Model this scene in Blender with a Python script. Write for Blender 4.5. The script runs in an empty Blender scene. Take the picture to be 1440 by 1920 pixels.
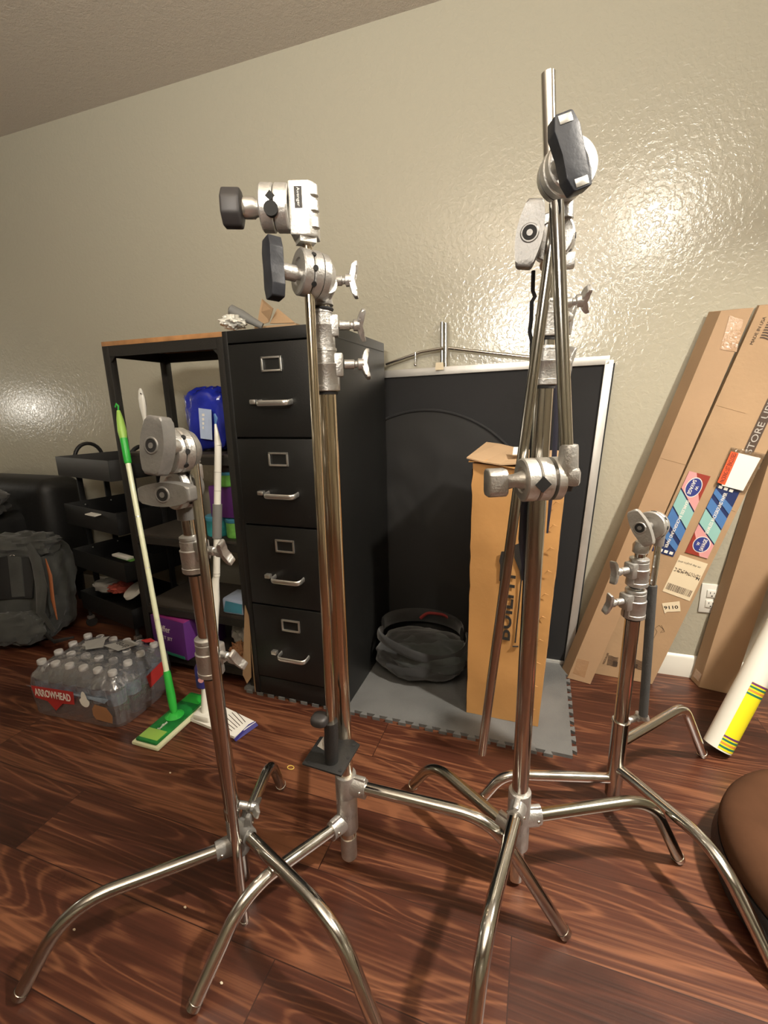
import bpy, bmesh, math, random
from mathutils import Vector as V, Matrix, noise
random.seed(7)
C = bpy.context.scene.collection
PI = math.pi

# ------------------------------------------------------------------ camera
CAM = V((0, 0, 1.0872)); FPX = 847.263
PIT, ROL, YAW = math.radians(13.20684), math.radians(-1.22308), math.radians(19.09232)
_r = V((math.cos(YAW), math.sin(YAW), 0)); _f = V((-math.sin(YAW), math.cos(YAW), 0)); _u = V((0, 0, 1))
FW = _f*math.cos(PIT) - _u*math.sin(PIT); _u2 = _u*math.cos(PIT) + _f*math.sin(PIT)
RT = _r*math.cos(ROL) + _u2*math.sin(ROL); UP = -_r*math.sin(ROL) + _u2*math.cos(ROL)
HR, HF, UZ = _r.copy(), _f.copy(), V((0, 0, 1))       # horizontal right / away from the camera / up
cd = bpy.data.cameras.new('camera'); cam = bpy.data.objects.new('camera', cd); C.objects.link(cam)
cd.sensor_fit = 'VERTICAL'; cd.sensor_height = 36; cd.lens = 36*FPX/1920; cd.clip_start = .02; cd.clip_end = 60
m = Matrix((RT, UP, -FW)).transposed().to_4x4(); m.translation = CAM; cam.matrix_world = m
bpy.context.scene.camera = cam

# ------------------------------------------------------------------ world, lights, exposure
w = bpy.data.worlds.new('world'); bpy.context.scene.world = w; w.use_nodes = True
w.node_tree.nodes['Background'].inputs[0].default_value = (.9, .8, .65, 1)
w.node_tree.nodes['Background'].inputs[1].default_value = .02
vs = bpy.context.scene.view_settings
vs.view_transform = 'Standard'; vs.look = 'None'; vs.gamma = 1; vs.use_curve_mapping = False
vs.exposure = 0.0
def lamp(name, loc, target, size, power, col, shape='DISK'):
    l = bpy.data.lights.new(name, 'AREA'); l.shape = shape; l.size = size; l.energy = power; l.color = col
    o = bpy.data.objects.new(name, l); C.objects.link(o); o.location = loc
    o.rotation_euler = (V(target) - V(loc)).to_track_quat('-Z', 'Y').to_euler(); return o
def ball(name, loc, r, power, col):
    l = bpy.data.lights.new(name, 'POINT'); l.shadow_soft_size = r; l.energy = power; l.color = col
    o = bpy.data.objects.new(name, l); C.objects.link(o); o.location = loc; return o
key = lamp('right_lamp_light', (1.12, .84, 2.20), (.45, .92, 0), .13, 38, (1, .92, .80)); key.data.spread = math.radians(112)
ball('ceiling_lamp_light', (.70, -.34, 2.35), .055, 34, (1, .93, .81))
lamp('added_ceiling_fill', (-.1, -.9, 1.75), (-.4, -.3, 3), .6, 112, (1, .93, .83))  # unseen fill, added to brighten the ceiling and give soft bounce
ball('side_room_light', (-4.25, 1.0, 1.14), .09, 6.5, (1, .94, .84))

# ------------------------------------------------------------------ pixel rays onto real planes of the room
def ray(x, y): return RT*((x-720)/FPX) - UP*((y-960)/FPX) + FW
def FL(x, y, z=0.0):
    d = ray(x, y); return CAM + d*((z-CAM.z)/d.z)
def WY(x, y, Y):
    d = ray(x, y); return CAM + d*(Y/d.y)
def PLN(x, y, o, n):
    d = ray(x, y); return CAM + d*((o-CAM).dot(n)/d.dot(n))
def AT(x, y, base, off=0.0):
    "upright plane facing the camera through plan point base"
    b = V((base[0], base[1], 0)); n = b.normalized(); d = ray(x, y); return CAM + d*((b.dot(n)+off)/d.dot(n))

# ------------------------------------------------------------------ materials
MATS = {}
def nt(name):
    m = bpy.data.materials.new(name); m.use_nodes = True; MATS[name] = m
    return m, m.node_tree.nodes, m.node_tree.links, m.node_tree.nodes['Principled BSDF']
def mat(name, col, rough=.5, metal=0, spec=.5, bump=0, bscale=60, var=0, vscale=8, coat=0, trans=0, sheen=0, rvar=0, detail=4, alpha=1):
    m, n, l, b = nt(name)
    b.inputs['Base Color'].default_value = (*col, 1); b.inputs['Roughness'].default_value = rough
    b.inputs['Metallic'].default_value = metal; b.inputs['Specular IOR Level'].default_value = spec
    b.inputs['Coat Weight'].default_value = coat; b.inputs['Transmission Weight'].default_value = trans
    b.inputs['Sheen Weight'].default_value = sheen; b.inputs['Alpha'].default_value = alpha
    tc = n.new('ShaderNodeTexCoord')
    if bump:
        t = n.new('ShaderNodeTexNoise'); t.inputs['Scale'].default_value = bscale; t.inputs['Detail'].default_value = detail
        l.new(tc.outputs['Object'], t.inputs['Vector'])
        bp = n.new('ShaderNodeBump'); bp.inputs['Strength'].default_value = bump; bp.inputs['Distance'].default_value = .004
        l.new(t.outputs['Fac'], bp.inputs['Height']); l.new(bp.outputs['Normal'], b.inputs['Normal'])
    if var or rvar:
        t = n.new('ShaderNodeTexNoise'); t.inputs['Scale'].default_value = vscale; t.inputs['Detail'].default_value = 5
        l.new(tc.outputs['Object'], t.inputs['Vector'])
        if var:
            r = n.new('ShaderNodeValToRGB'); e = r.color_ramp.elements
            e[0].position = .3; e[1].position = .7
            e[0].color = (*[c*(1-var) for c in col], 1); e[1].color = (*[min(1, c*(1+var)) for c in col], 1)
            l.new(t.outputs['Fac'], r.inputs['Fac']); l.new(r.outputs['Color'], b.inputs['Base Color'])
        if rvar:
            mr = n.new('ShaderNodeMapRange'); mr.inputs['From Min'].default_value = .3; mr.inputs['From Max'].default_value = .7
            mr.inputs['To Min'].default_value = max(.03, rough-rvar); mr.inputs['To Max'].default_value = rough+rvar
            l.new(t.outputs['Fac'], mr.inputs['Value']); l.new(mr.outputs['Result'], b.inputs['Roughness'])
    return m
mat('chrome', (.66, .65, .62), .13, 1)
mat('chrome_dull', (.55, .53, .49), .17, 1)
mat('chrome_tan_reflection', (.66, .58, .46), .16, 1)  # brown reflection of floor and cardboard put into the chrome colour
mat('bright_steel', (.78, .77, .74), .16, 1, rvar=.05, vscale=30)
mat('cast_aluminium', (.52, .51, .49), .42, .85, bump=.25, bscale=260, var=.1, vscale=50)
mat('cast_aluminium_bright', (.62, .61, .58), .42, .8, bump=.2, bscale=260, var=.08, vscale=60)
mat('grey_handle', (.22, .215, .205), .42, .4, bump=.2, bscale=200, var=.12, vscale=30)
mat('dark_handle', (.022, .024, .030), .45, .0, .35, var=.2, vscale=40, bump=.1, bscale=150)
mat('black_knob', (.035, .032, .032), .5, .1, var=.2)
mat('black_plate', (.022, .022, .022), .45, .2, bump=.2, bscale=200)
mat('black_hole', (.01, .01, .01), .8)
mat('rubber_grip', (.045, .045, .044), .75, bump=.3, bscale=300)
mat('black_rubber', (.02, .02, .02), .8)
mat('cabinet_black', (.010, .010, .0095), .4, .0, .4, bump=.12, bscale=420, rvar=.05, vscale=3)
mat('cabinet_gap', (.003, .003, .003), .9)
mat('satin_silver', (.72, .71, .67), .3, .9)
mat('frame_aluminium', (.62, .61, .58), .4, .55, var=.08, vscale=12)
mat('black_cloth', (.012, .012, .013), .85, bump=.25, bscale=30, sheen=.05, var=.15, vscale=3)
mat('black_cloth_soft', (.016, .016, .016), .65, bump=.5, bscale=9, sheen=.05, detail=2)
mat('grey_cloth', (.030, .035, .033), .8, bump=.5, bscale=22, sheen=.3, var=.25, vscale=9)
mat('dark_grey_cloth', (.020, .020, .020), .85, bump=.5, bscale=22, sheen=.3, var=.25, vscale=9)
mat('backpack_cloth', (.042, .044, .040), .85, bump=.8, bscale=18, sheen=.2, var=.3, vscale=10)
mat('backpack_dark', (.012, .012, .012), .8, bump=.5, bscale=40)
mat('orange_trim', (.30, .10, .035), .7)
mat('leather_dark', (.010, .010, .010), .55, bump=.3, bscale=60)
mat('cardboard', (.40, .265, .15), .8, bump=.15, bscale=90, var=.06, vscale=7)
mat('cardboard_orange', (.47, .245, .08), .72, bump=.15, bscale=60, var=.08, vscale=6)
mat('cardboard_pale', (.38, .25, .145), .78, bump=.12, bscale=60, var=.05, vscale=5)
mat('cardboard_edge', (.26, .155, .075), .85)
mat('packing_tape', (.36, .22, .12), .12, spec=.6, bump=.5, bscale=50, coat=.6)
mat('printed_black', (.02, .018, .016), .6)
mat('printed_brown', (.07, .045, .03), .7)
mat('printed_grey', (.45, .42, .38), .7)
mat('metal_frame_black', (.022, .020, .017), .5, .2, bump=.2, bscale=200)
mat('shelf_wood', (.36, .18, .07), .5, bump=.1, bscale=60, var=.25, vscale=20)
mat('shelf_board', (.035, .028, .022), .6, var=.2)
mat('cart_black', (.008, .008, .008), .55, bump=.1, bscale=200)
mat('cart_grey', (.035, .035, .034), .5)
mat('white_plastic', (.74, .73, .66), .35)
mat('white_paint', (.72, .70, .63), .4)
mat('white_paper', (.80, .78, .72), .6)
mat('cream_paper', (.72, .62, .44), .7)
mat('green_plastic', (.03, .42, .05), .35)
mat('green_dark', (.012, .19, .035), .35, var=.3, vscale=25)
mat('lime_plastic', (.32, .55, .10), .4)
mat('cream_pad', (.68, .70, .46), .7)
mat('pale_pole', (.74, .78, .55), .3, coat=.4)
mat('purple_print', (.10, .022, .17), .5, var=.1)
mat('magenta_print', (.26, .03, .17), .5)
mat('navy_print', (.03, .025, .17), .45)
mat('blue_wrap', (.012, .022, .27), .18, coat=.7, bump=1, bscale=18, var=.35, vscale=9)
mat('clear_blue', (.45, .55, .75), .15, coat=.5, bump=1, bscale=25)
mat('cyan_lid', (.06, .28, .42), .35)
mat('green_label', (.16, .48, .08), .5, var=.4, vscale=25)
mat('teal_label', (.03, .30, .33), .5, var=.4, vscale=25)
mat('red_print', (.42, .03, .028), .5)
mat('red_webbing', (.22, .02, .018), .8)
mat('orange_red_print', (.75, .10, .03), .5)
mat('yellow_print', (.86, .75, .02), .45)
mat('green_stripe', (.02, .18, .11), .5)
mat('purple_stripe', (.14, .03, .16), .5)
mat('orange_stripe', (.70, .28, .06), .5)
mat('pink_print', (.68, .33, .33), .4)
mat('maroon_print', (.30, .045, .03), .4)
mat('aqua_print', (.28, .52, .49), .4)
mat('mid_blue_print', (.075, .19, .44), .4)
mat('deep_blue_print', (.02, .035, .12), .4)
mat('logo_blue', (.035, .05, .23), .4)
mat('brown_paper', (.30, .14, .06), .75, bump=1, bscale=20)
mat('grey_film', (.30, .29, .27), .25, bump=1, bscale=30, coat=.4)
mat('velvet_brown', (.068, .031, .016), .95, spec=.1, bump=.35, bscale=14, sheen=.0, var=.18, vscale=7)
mat('foam_mat', (.115, .115, .112), .7, bump=.4, bscale=240, var=.22, vscale=5)
mat('outlet_white', (.78, .77, .70), .35)
mat('strap_blue', (.022, .022, .035), .3, coat=.3)
mat('water_label', (.25, .33, .42), .3, var=.4, vscale=30)
mat('bottle_cap', (.40, .39, .38), .4)
mat('rubber_band', (.70, .50, .10), .5)
mat('crumb', (.7, .6, .45), .8)
mat('grey_foam', (.17, .17, .16), .7)
mat('cloth_mixed_red', (.35, .06, .04), .8, var=.4, vscale=20)
mat('dark_green_leg', (.42, .41, .35), .2, 1)

def clear(name, tint, mixf, rough=.05, bump=0, bs=30, haze=0):
    m, n, l, b = nt(name)
    out = n['Material Output']; tr = n.new('ShaderNodeBsdfTransparent'); tr.inputs[0].default_value = (*tint, 1)
    gl = n.new('ShaderNodeBsdfGlossy'); gl.inputs['Roughness'].default_value = rough; gl.inputs['Color'].default_value = (.9, .9, .9, 1)
    lw = n.new('ShaderNodeLayerWeight'); lw.inputs['Blend'].default_value = .35
    mr = n.new('ShaderNodeMapRange'); mr.inputs['To Min'].default_value = mixf; mr.inputs['To Max'].default_value = .65
    mx = n.new('ShaderNodeMixShader'); l.new(lw.outputs['Facing'], mr.inputs['Value']); l.new(mr.outputs['Result'], mx.inputs[0])
    l.new(tr.outputs[0], mx.inputs[1]); l.new(gl.outputs[0], mx.inputs[2]); m2 = n.new('ShaderNodeMixShader'); df = n.new('ShaderNodeBsdfDiffuse'); df.inputs[0].default_value = (.5, .5, .52, 1); m2.inputs[0].default_value = haze
    l.new(mx.outputs[0], m2.inputs[1]); l.new(df.outputs[0], m2.inputs[2]); l.new(m2.outputs[0], out.inputs['Surface'])
    if bump:
        tc = n.new('ShaderNodeTexCoord'); t = n.new('ShaderNodeTexNoise'); t.inputs['Scale'].default_value = bs; t.inputs['Detail'].default_value = 2
        l.new(tc.outputs['Object'], t.inputs['Vector'])
        bp = n.new('ShaderNodeBump'); bp.inputs['Strength'].default_value = bump; bp.inputs['Distance'].default_value = .01
        l.new(t.outputs['Fac'], bp.inputs['Height']); l.new(bp.outputs['Normal'], gl.inputs['Normal']); l.new(bp.outputs['Normal'], lw.inputs['Normal'])
clear('clear_bottle', (.84, .85, .86), .10, haze=.10)
clear('shrink_film', (.80, .79, .80), .18, .17, 1, 30, .13)
clear('clear_film', (.92, .92, .92), .08, .1, 1, 40)

def wall_mat():
    m, n, l, b = nt('wall_paint'); b.inputs['Base Color'].default_value = (.45, .425, .335, 1)
    b.inputs['Roughness'].default_value = .20; b.inputs['Specular IOR Level'].default_value = 1.0
    tc = n.new('ShaderNodeTexCoord')
    t = n.new('ShaderNodeTexNoise'); t.inputs['Scale'].default_value = 62; t.inputs['Detail'].default_value = 3; t.inputs['Distortion'].default_value = .5
    t2 = n.new('ShaderNodeTexNoise'); t2.inputs['Scale'].default_value = 95; t2.inputs['Detail'].default_value = 2
    r = n.new('ShaderNodeValToRGB'); r.color_ramp.elements[0].position = .42; r.color_ramp.elements[1].position = .62
    l.new(tc.outputs['Object'], t.inputs['Vector']); l.new(tc.outputs['Object'], t2.inputs['Vector']); l.new(t.outputs['Fac'], r.inputs['Fac'])
    a = n.new('ShaderNodeMath'); a.operation = 'MULTIPLY_ADD'; a.inputs[1].default_value = .25
    l.new(t2.outputs['Fac'], a.inputs[0]); l.new(r.outputs['Color'], a.inputs[2])
    bp = n.new('ShaderNodeBump'); bp.inputs['Strength'].default_value = .22; bp.inputs['Distance'].default_value = .0018
    l.new(a.outputs[0], bp.inputs['Height']); l.new(bp.outputs['Normal'], b.inputs['Normal'])
wall_mat()
def ceil_mat():
    m, n, l, b = nt('ceiling_paint'); b.inputs['Base Color'].default_value = (.62, .55, .46, 1); b.inputs['Roughness'].default_value = .9
    tc = n.new('ShaderNodeTexCoord'); t = n.new('ShaderNodeTexNoise'); t.inputs['Scale'].default_value = 75; t.inputs['Detail'].default_value = 6; t.inputs['Roughness'].default_value = .7
    l.new(tc.outputs['Object'], t.inputs['Vector'])
    bp = n.new('ShaderNodeBump'); bp.inputs['Strength'].default_value = 1; bp.inputs['Distance'].default_value = .008
    l.new(t.outputs['Fac'], bp.inputs['Height']); l.new(bp.outputs['Normal'], b.inputs['Normal'])
ceil_mat()
def floor_mat():
    m, n, l, b = nt('floor_planks')
    tc = n.new('ShaderNodeTexCoord')
    br = n.new('ShaderNodeTexBrick'); br.offset = .37; br.offset_frequency = 2
    br.inputs['Scale'].default_value = 1; br.inputs['Brick Width'].default_value = 1.22; br.inputs['Row Height'].default_value = .19
    br.inputs['Mortar Size'].default_value = .0014; br.inputs['Mortar Smooth'].default_value = .3; br.inputs['Bias'].default_value = 0
    br.inputs['Color1'].default_value = (0, 0, 0, 1); br.inputs['Color2'].default_value = (1, 1, 1, 1); br.inputs['Mortar'].default_value = (.5, .5, .5, 1)
    l.new(tc.outputs['Object'], br.inputs['Vector'])
    sep = n.new('ShaderNodeSeparateXYZ'); l.new(tc.outputs['Object'], sep.inputs[0])
    bw = n.new('ShaderNodeMath'); bw.operation = 'MULTIPLY'; bw.inputs[1].default_value = 9; l.new(br.outputs['Color'], bw.inputs[0])
    cx = n.new('ShaderNodeMath'); cx.operation = 'MULTIPLY'; cx.inputs[1].default_value = .62; l.new(sep.outputs['X'], cx.inputs[0])
    cy = n.new('ShaderNodeMath'); cy.operation = 'MULTIPLY'; cy.inputs[1].default_value = 5.0; l.new(sep.outputs['Y'], cy.inputs[0])
    cb = n.new('ShaderNodeCombineXYZ'); l.new(cx.outputs[0], cb.inputs[0]); l.new(cy.outputs[0], cb.inputs[1]); l.new(bw.outputs[0], cb.inputs[2])
    nz = n.new('ShaderNodeTexNoise'); nz.inputs['Scale'].default_value = 1.3; nz.inputs['Detail'].default_value = 2.2; nz.inputs['Roughness'].default_value = .4; nz.inputs['Distortion'].default_value = .4
    l.new(cb.outputs[0], nz.inputs['Vector'])
    mu = n.new('ShaderNodeMath'); mu.operation = 'MULTIPLY'; mu.inputs[1].default_value = 120; l.new(nz.outputs['Fac'], mu.inputs[0])
    si = n.new('ShaderNodeMath'); si.operation = 'SINE'; l.new(mu.outputs[0], si.inputs[0])
    # fine streaks along the plank
    cx2 = n.new('ShaderNodeMath'); cx2.operation = 'MULTIPLY'; cx2.inputs[1].default_value = 3; l.new(sep.outputs['X'], cx2.inputs[0])
    cy2 = n.new('ShaderNodeMath'); cy2.operation = 'MULTIPLY'; cy2.inputs[1].default_value = 150; l.new(sep.outputs['Y'], cy2.inputs[0])
    cb2 = n.new('ShaderNodeCombineXYZ'); l.new(cx2.outputs[0], cb2.inputs[0]); l.new(cy2.outputs[0], cb2.inputs[1]); l.new(bw.outputs[0], cb2.inputs[2])
    nf = n.new('ShaderNodeTexNoise'); nf.inputs['Scale'].default_value = 1; nf.inputs['Detail'].default_value = 4; l.new(cb2.outputs[0], nf.inputs['Vector'])
    mr = n.new('ShaderNodeMapRange'); mr.inputs['From Min'].default_value = -1; mr.inputs['From Max'].default_value = 1; l.new(si.outputs[0], mr.inputs['Value'])
    pw = n.new('ShaderNodeMath'); pw.operation = 'POWER'; pw.inputs[1].default_value = 4.5; l.new(mr.outputs['Result'], pw.inputs[0])
    ad = n.new('ShaderNodeMath'); ad.operation = 'MULTIPLY_ADD'; ad.inputs[1].default_value = .17; l.new(pw.outputs[0], ad.inputs[0])
    s2 = n.new('ShaderNodeMath'); s2.operation = 'MULTIPLY'; s2.inputs[1].default_value = .55; l.new(nf.outputs['Fac'], s2.inputs[0]); l.new(s2.outputs[0], ad.inputs[2])
    big = n.new('ShaderNodeTexNoise'); big.inputs['Scale'].default_value = 1.6; big.inputs['Detail'].default_value = 2; l.new(cb.outputs[0], big.inputs['Vector'])
    ad2 = n.new('ShaderNodeMath'); ad2.operation = 'MULTIPLY_ADD'; ad2.inputs[1].default_value = .75; l.new(big.outputs['Fac'], ad2.inputs[0]); l.new(ad.outputs[0], ad2.inputs[2])
    ad3 = n.new('ShaderNodeMath'); ad3.operation = 'MULTIPLY_ADD'; ad3.inputs[1].default_value = .16; l.new(br.outputs['Color'], ad3.inputs[0]); l.new(ad2.outputs[0], ad3.inputs[2])
    r = n.new('ShaderNodeValToRGB'); e = r.color_ramp.elements
    e[0].position = .40; e[0].color = (.018, .0052, .0032, 1); e[1].position = 1.1; e[1].color = (.19, .075, .036, 1)
    x = e.new(.74); x.color = (.064, .0195, .0105, 1); e[-1].position = 1.0
    l.new(ad3.outputs[0], r.inputs['Fac'])
    mx = n.new('ShaderNodeMix'); mx.data_type = 'RGBA'; mx.inputs['B'].default_value = (.03, .010, .006, 1)
    l.new(br.outputs['Fac'], mx.inputs['Factor']); l.new(r.outputs['Color'], mx.inputs['A']); l.new(mx.outputs['Result'], b.inputs['Base Color'])
    b.inputs['Roughness'].default_value = .36; b.inputs['Specular IOR Level'].default_value = .45
    bp = n.new('ShaderNodeBump'); bp.inputs['Strength'].default_value = .25; bp.inputs['Distance'].default_value = .002
    l.new(ad.outputs[0], bp.inputs['Height']); l.new(bp.outputs['Normal'], b.inputs['Normal'])
floor_mat()

# ------------------------------------------------------------------ mesh helpers
def FR(o, z, x=None):
    "frame at o whose local Z is z and local X as near x as possible"
    z = V(z).normalized(); x = V(x) if x is not None else (V((1, 0, 0)) if abs(z.x) < .9 else V((0, 1, 0)))
    y = z.cross(x).normalized(); x = y.cross(z).normalized()
    m = Matrix((x, y, z)).transposed().to_4x4(); m.translation = V(o); return m
def fillet(pts, rad, n=8):
    pts = [V(p) for p in pts]; out = [pts[0]]
    for i in range(1, len(pts)-1):
        a, b, c = pts[i-1], pts[i], pts[i+1]; d1 = (a-b); d2 = (c-b)
        k = min(rad, d1.length*.48, d2.length*.48); p = b + d1.normalized()*k; q = b + d2.normalized()*k
        for j in range(n+1):
            t = j/n; out.append(p*(1-t)**2 + b*2*t*(1-t) + q*t*t)
    out.append(pts[-1]); return out
class MB:
    def __init__(s): s.bm = bmesh.new()
    def faces(s, vs_, fs, M=None):
        vv = [s.bm.verts.new((M @ V(v)) if M else V(v)) for v in vs_]
        for f in fs:
            try: s.bm.faces.new([vv[i] for i in f])
            except ValueError: pass
        return vv
    def box(s, c, d, M=None, bev=0, seg=2):
        bm = bmesh.new(); bmesh.ops.create_cube(bm, size=1)
        for v in bm.verts: v.co = V((v.co.x*d[0], v.co.y*d[1], v.co.z*d[2]))
        if bev: bmesh.ops.bevel(bm, geom=bm.edges[:], offset=bev, segments=seg, affect='EDGES', profile=.5)
        T = Matrix.Translation(V(c)); T = M @ T if M else T
        s.join(bm, T); return s
    def join(s, bm, T=None):
        if T: bmesh.ops.transform(bm, matrix=T, verts=bm.verts)
        me = bpy.data.meshes.new('t'); bm.to_mesh(me); bm.free(); s.bm.from_mesh(me); bpy.data.meshes.remove(me)
    def path(s, pts, r, seg=14, caps=True, flat=None, up=None):
        "sweep; r number or list; flat=(a,b) scales section"
        pts = [V(p) for p in pts]; n = len(pts); rings = []
        t0 = (pts[1]-pts[0]).normalized(); x = V(up) if up is not None else (V((0, 0, 1)) if abs(t0.z) < .9 else V((1, 0, 0)))
        x = (x - t0*x.dot(t0)).normalized()
        for i, p in enumerate(pts):
            t = ((pts[min(i+1, n-1)]-pts[max(i-1, 0)])).normalized(); x = (x - t*x.dot(t)).normalized(); y = t.cross(x)
            rr = r[i] if isinstance(r, (list, tuple)) else r; fa, fb = flat or (1, 1)
            rings.append([s.bm.verts.new(p + x*(math.cos(2*PI*k/seg)*rr*fa) + y*(math.sin(2*PI*k/seg)*rr*fb)) for k in range(seg)])
        for a, b in zip(rings, rings[1:]):
            for k in range(seg): s.bm.faces.new((a[k], a[(k+1) % seg], b[(k+1) % seg], b[k]))
        if caps: s.bm.faces.new(rings[0][::-1]); s.bm.faces.new(rings[-1])
        return s
    def tube(s, a, b, r, r2=None, seg=20): return s.path([a, b], [r, r if r2 is None else r2], seg)
    def lathe(s, prof, M, seg=28, cap=True):
        rings = []
        for rr, z in prof:
            rings.append([s.bm.verts.new(M @ V((math.cos(2*PI*k/seg)*rr, math.sin(2*PI*k/seg)*rr, z))) for k in range(seg)])
        for a, b in zip(rings, rings[1:]):
            for k in range(seg): s.bm.faces.new((a[k], a[(k+1) % seg], b[(k+1) % seg], b[k]))
        if cap: s.bm.faces.new(rings[0][::-1]); s.bm.faces.new(rings[-1])
        return s
    def prism(s, poly, t, M, bev=0, seg=2):
        bm = bmesh.new(); a = [bm.verts.new((p[0], p[1], -t/2)) for p in poly]; b = [bm.verts.new((p[0], p[1], t/2)) for p in poly]
        n = len(poly); bm.faces.new(a[::-1]); bm.faces.new(b)
        for k in range(n): bm.faces.new((a[k], a[(k+1) % n], b[(k+1) % n], b[k]))
        if bev: bmesh.ops.bevel(bm, geom=bm.edges[:], offset=bev, segments=seg, affect='EDGES', profile=.5, clamp_overlap=True)
        s.join(bm, M); return s
    def blob(s, c, d, M=None, amp=0, fr=3, sq=1.0, seed=0, nu=40, nv=24, flatb=False):
        "soft superellipsoid with folds"
        vs_ = []; fs = []; c = V(c)
        def pw(x, e): return math.copysign(abs(x)**e, x)
        for j in range(nv+1):
            ph = -PI/2 + PI*j/nv
            for i in range(nu):
                th = 2*PI*i/nu
                p = V((pw(math.cos(ph), sq)*pw(math.cos(th), sq), pw(math.cos(ph), sq)*pw(math.sin(th), sq), pw(math.sin(ph), sq)))
                k = 1 + amp*(noise.noise(p*fr + V((seed, seed*1.7, 0))) + .5*noise.noise(p*fr*2.3 + V((seed, 0, seed))))
                p = V((p.x*d[0]*k, p.y*d[1]*k, p.z*d[2]*k))
                if flatb: p.z = max(p.z, -d[2]*.85)
                vs_.append(c+p)
        for j in range(nv):
            for i in range(nu): fs.append((j*nu+i, j*nu+(i+1) % nu, (j+1)*nu+(i+1) % nu, (j+1)*nu+i))
        s.faces(vs_, fs, M); return s
    def build(s, name, mt, parent=None, smooth=True, ang=38):
        bmesh.ops.remove_doubles(s.bm, verts=s.bm.verts, dist=1e-6)
        bmesh.ops.recalc_face_normals(s.bm, faces=s.bm.faces)
        me = bpy.data.meshes.new(name); s.bm.to_mesh(me); s.bm.free()
        if smooth:
            for p in me.polygons: p.use_smooth = True
            me.set_sharp_from_angle(angle=math.radians(ang))
        me.materials.append(MATS[mt]); return link(name, me, parent)
def link(name, data, parent=None):
    o = bpy.data.objects.new(name, data); C.objects.link(o)
    if parent is not None:
        o.parent = parent
        if parent.type == 'EMPTY': o.matrix_parent_inverse = parent.matrix_basis.inverted()
    return o
def thing(name, label, cat, loc=(0, 0, 0), group=None):
    o = bpy.data.objects.new(name, None); o.empty_display_size = .05; C.objects.link(o); o.location = loc
    return tag(o, label, cat, group)
def tag(o, label, cat, group=None):
    o['label'] = label; o['category'] = cat
    if group: o['group'] = group
    return o
def struct(o): o['kind'] = 'structure'; return o
def text(name, s, o, xd, yd, size, mt, parent, ext=.0003, squash=1, fit=None, font_shear=0, bold=0):
    "lettering whose centre is at o, running along xd, upright along yd; size = capital height; fit = total width"
    cu = bpy.data.curves.new(name, 'FONT'); cu.body = s; cu.align_x = 'CENTER'; cu.align_y = 'CENTER'; cu.extrude = .01; cu.shear = font_shear; cu.offset = bold
    cu.resolution_u = 3
    to = bpy.data.objects.new('t', cu); C.objects.link(to); dg = bpy.context.evaluated_depsgraph_get(); dg.update()
    me = bpy.data.meshes.new_from_object(to.evaluated_get(dg)); bpy.data.objects.remove(to); bpy.data.curves.remove(cu)
    xs = [v.co.x for v in me.vertices]; ys = [v.co.y for v in me.vertices]
    if not xs: return None
    wd = max(xs)-min(xs); ht = max(ys)-min(ys); cx = (max(xs)+min(xs))/2; cy = (max(ys)+min(ys))/2
    sy = size/ht; sx = (fit/wd) if fit else sy*squash
    xd = V(xd).normalized(); yd = V(yd); yd = (yd - xd*yd.dot(xd)).normalized(); zd = xd.cross(yd); o = V(o)
    for v in me.vertices:
        q = v.co.copy(); v.co = o + xd*((q.x-cx)*sx) + yd*((q.y-cy)*sy) + zd*(q.z/.01*ext)
    me.name = name; me.materials.clear(); me.materials.append(MATS[mt]); return link(name, me, parent)
def quad(name, pts, mt, parent, t=.0006, nrm=None):
    "thin sheet with four (or more) corners"
    pts = [V(p) for p in pts]; n = (pts[1]-pts[0]).cross(pts[2]-pts[1]).normalized()
    if nrm is not None and n.dot(V(nrm)) < 0: n = -n
    mb = MB(); k = len(pts); vv = pts + [p + n*t for p in pts]
    mb.faces(vv, [tuple(range(k)), tuple(range(k, 2*k))] + [(i, (i+1) % k, k+(i+1) % k, k+i) for i in range(k)])
    return mb.build(name, mt, parent, smooth=False)

# ------------------------------------------------------------------ room
WALL = 1.93; HC = 2.473; X0, X1, Y0 = -4.6, 2.3, -3.0
def slab(name, c, d, mt): return struct(MB().box(c, d).build(name, mt, smooth=False))
slab('floor', ((X0+X1)/2, (Y0+WALL)/2, -.05), (X1-X0+.2, WALL-Y0+.2, .1), 'floor_planks')
slab('ceiling', ((X0+X1)/2, (Y0+WALL)/2, HC+.05), (X1-X0+.2, WALL-Y0+.2, .1), 'ceiling_paint')
slab('wall_back', ((X0+X1)/2, WALL+.05, HC/2), (X1-X0+.2, .1, HC), 'wall_paint')
slab('wall_front', ((X0+X1)/2, Y0-.05, HC/2), (X1-X0+.2, .1, HC), 'wall_paint')
slab('wall_left', (X0-.05, (Y0+WALL)/2, HC/2), (.1, WALL-Y0, HC), 'wall_paint')
slab('wall_right', (X1+.05, (Y0+WALL)/2, HC/2), (.1, WALL-Y0, HC), 'wall_paint')
mb = MB()
prof = [(0, 0), (-.014, 0), (-.014, .066), (-.011, .072), (-.011, .080), (-.006, .088), (0, .092)]
mb.prism([(p[0], p[1]) for p in prof], X1-X0, FR(((X0+X1)/2, WALL, 0), (1, 0, 0), (0, 1, 0)))
struct(mb.build('baseboard_back', 'white_paint'))
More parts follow.
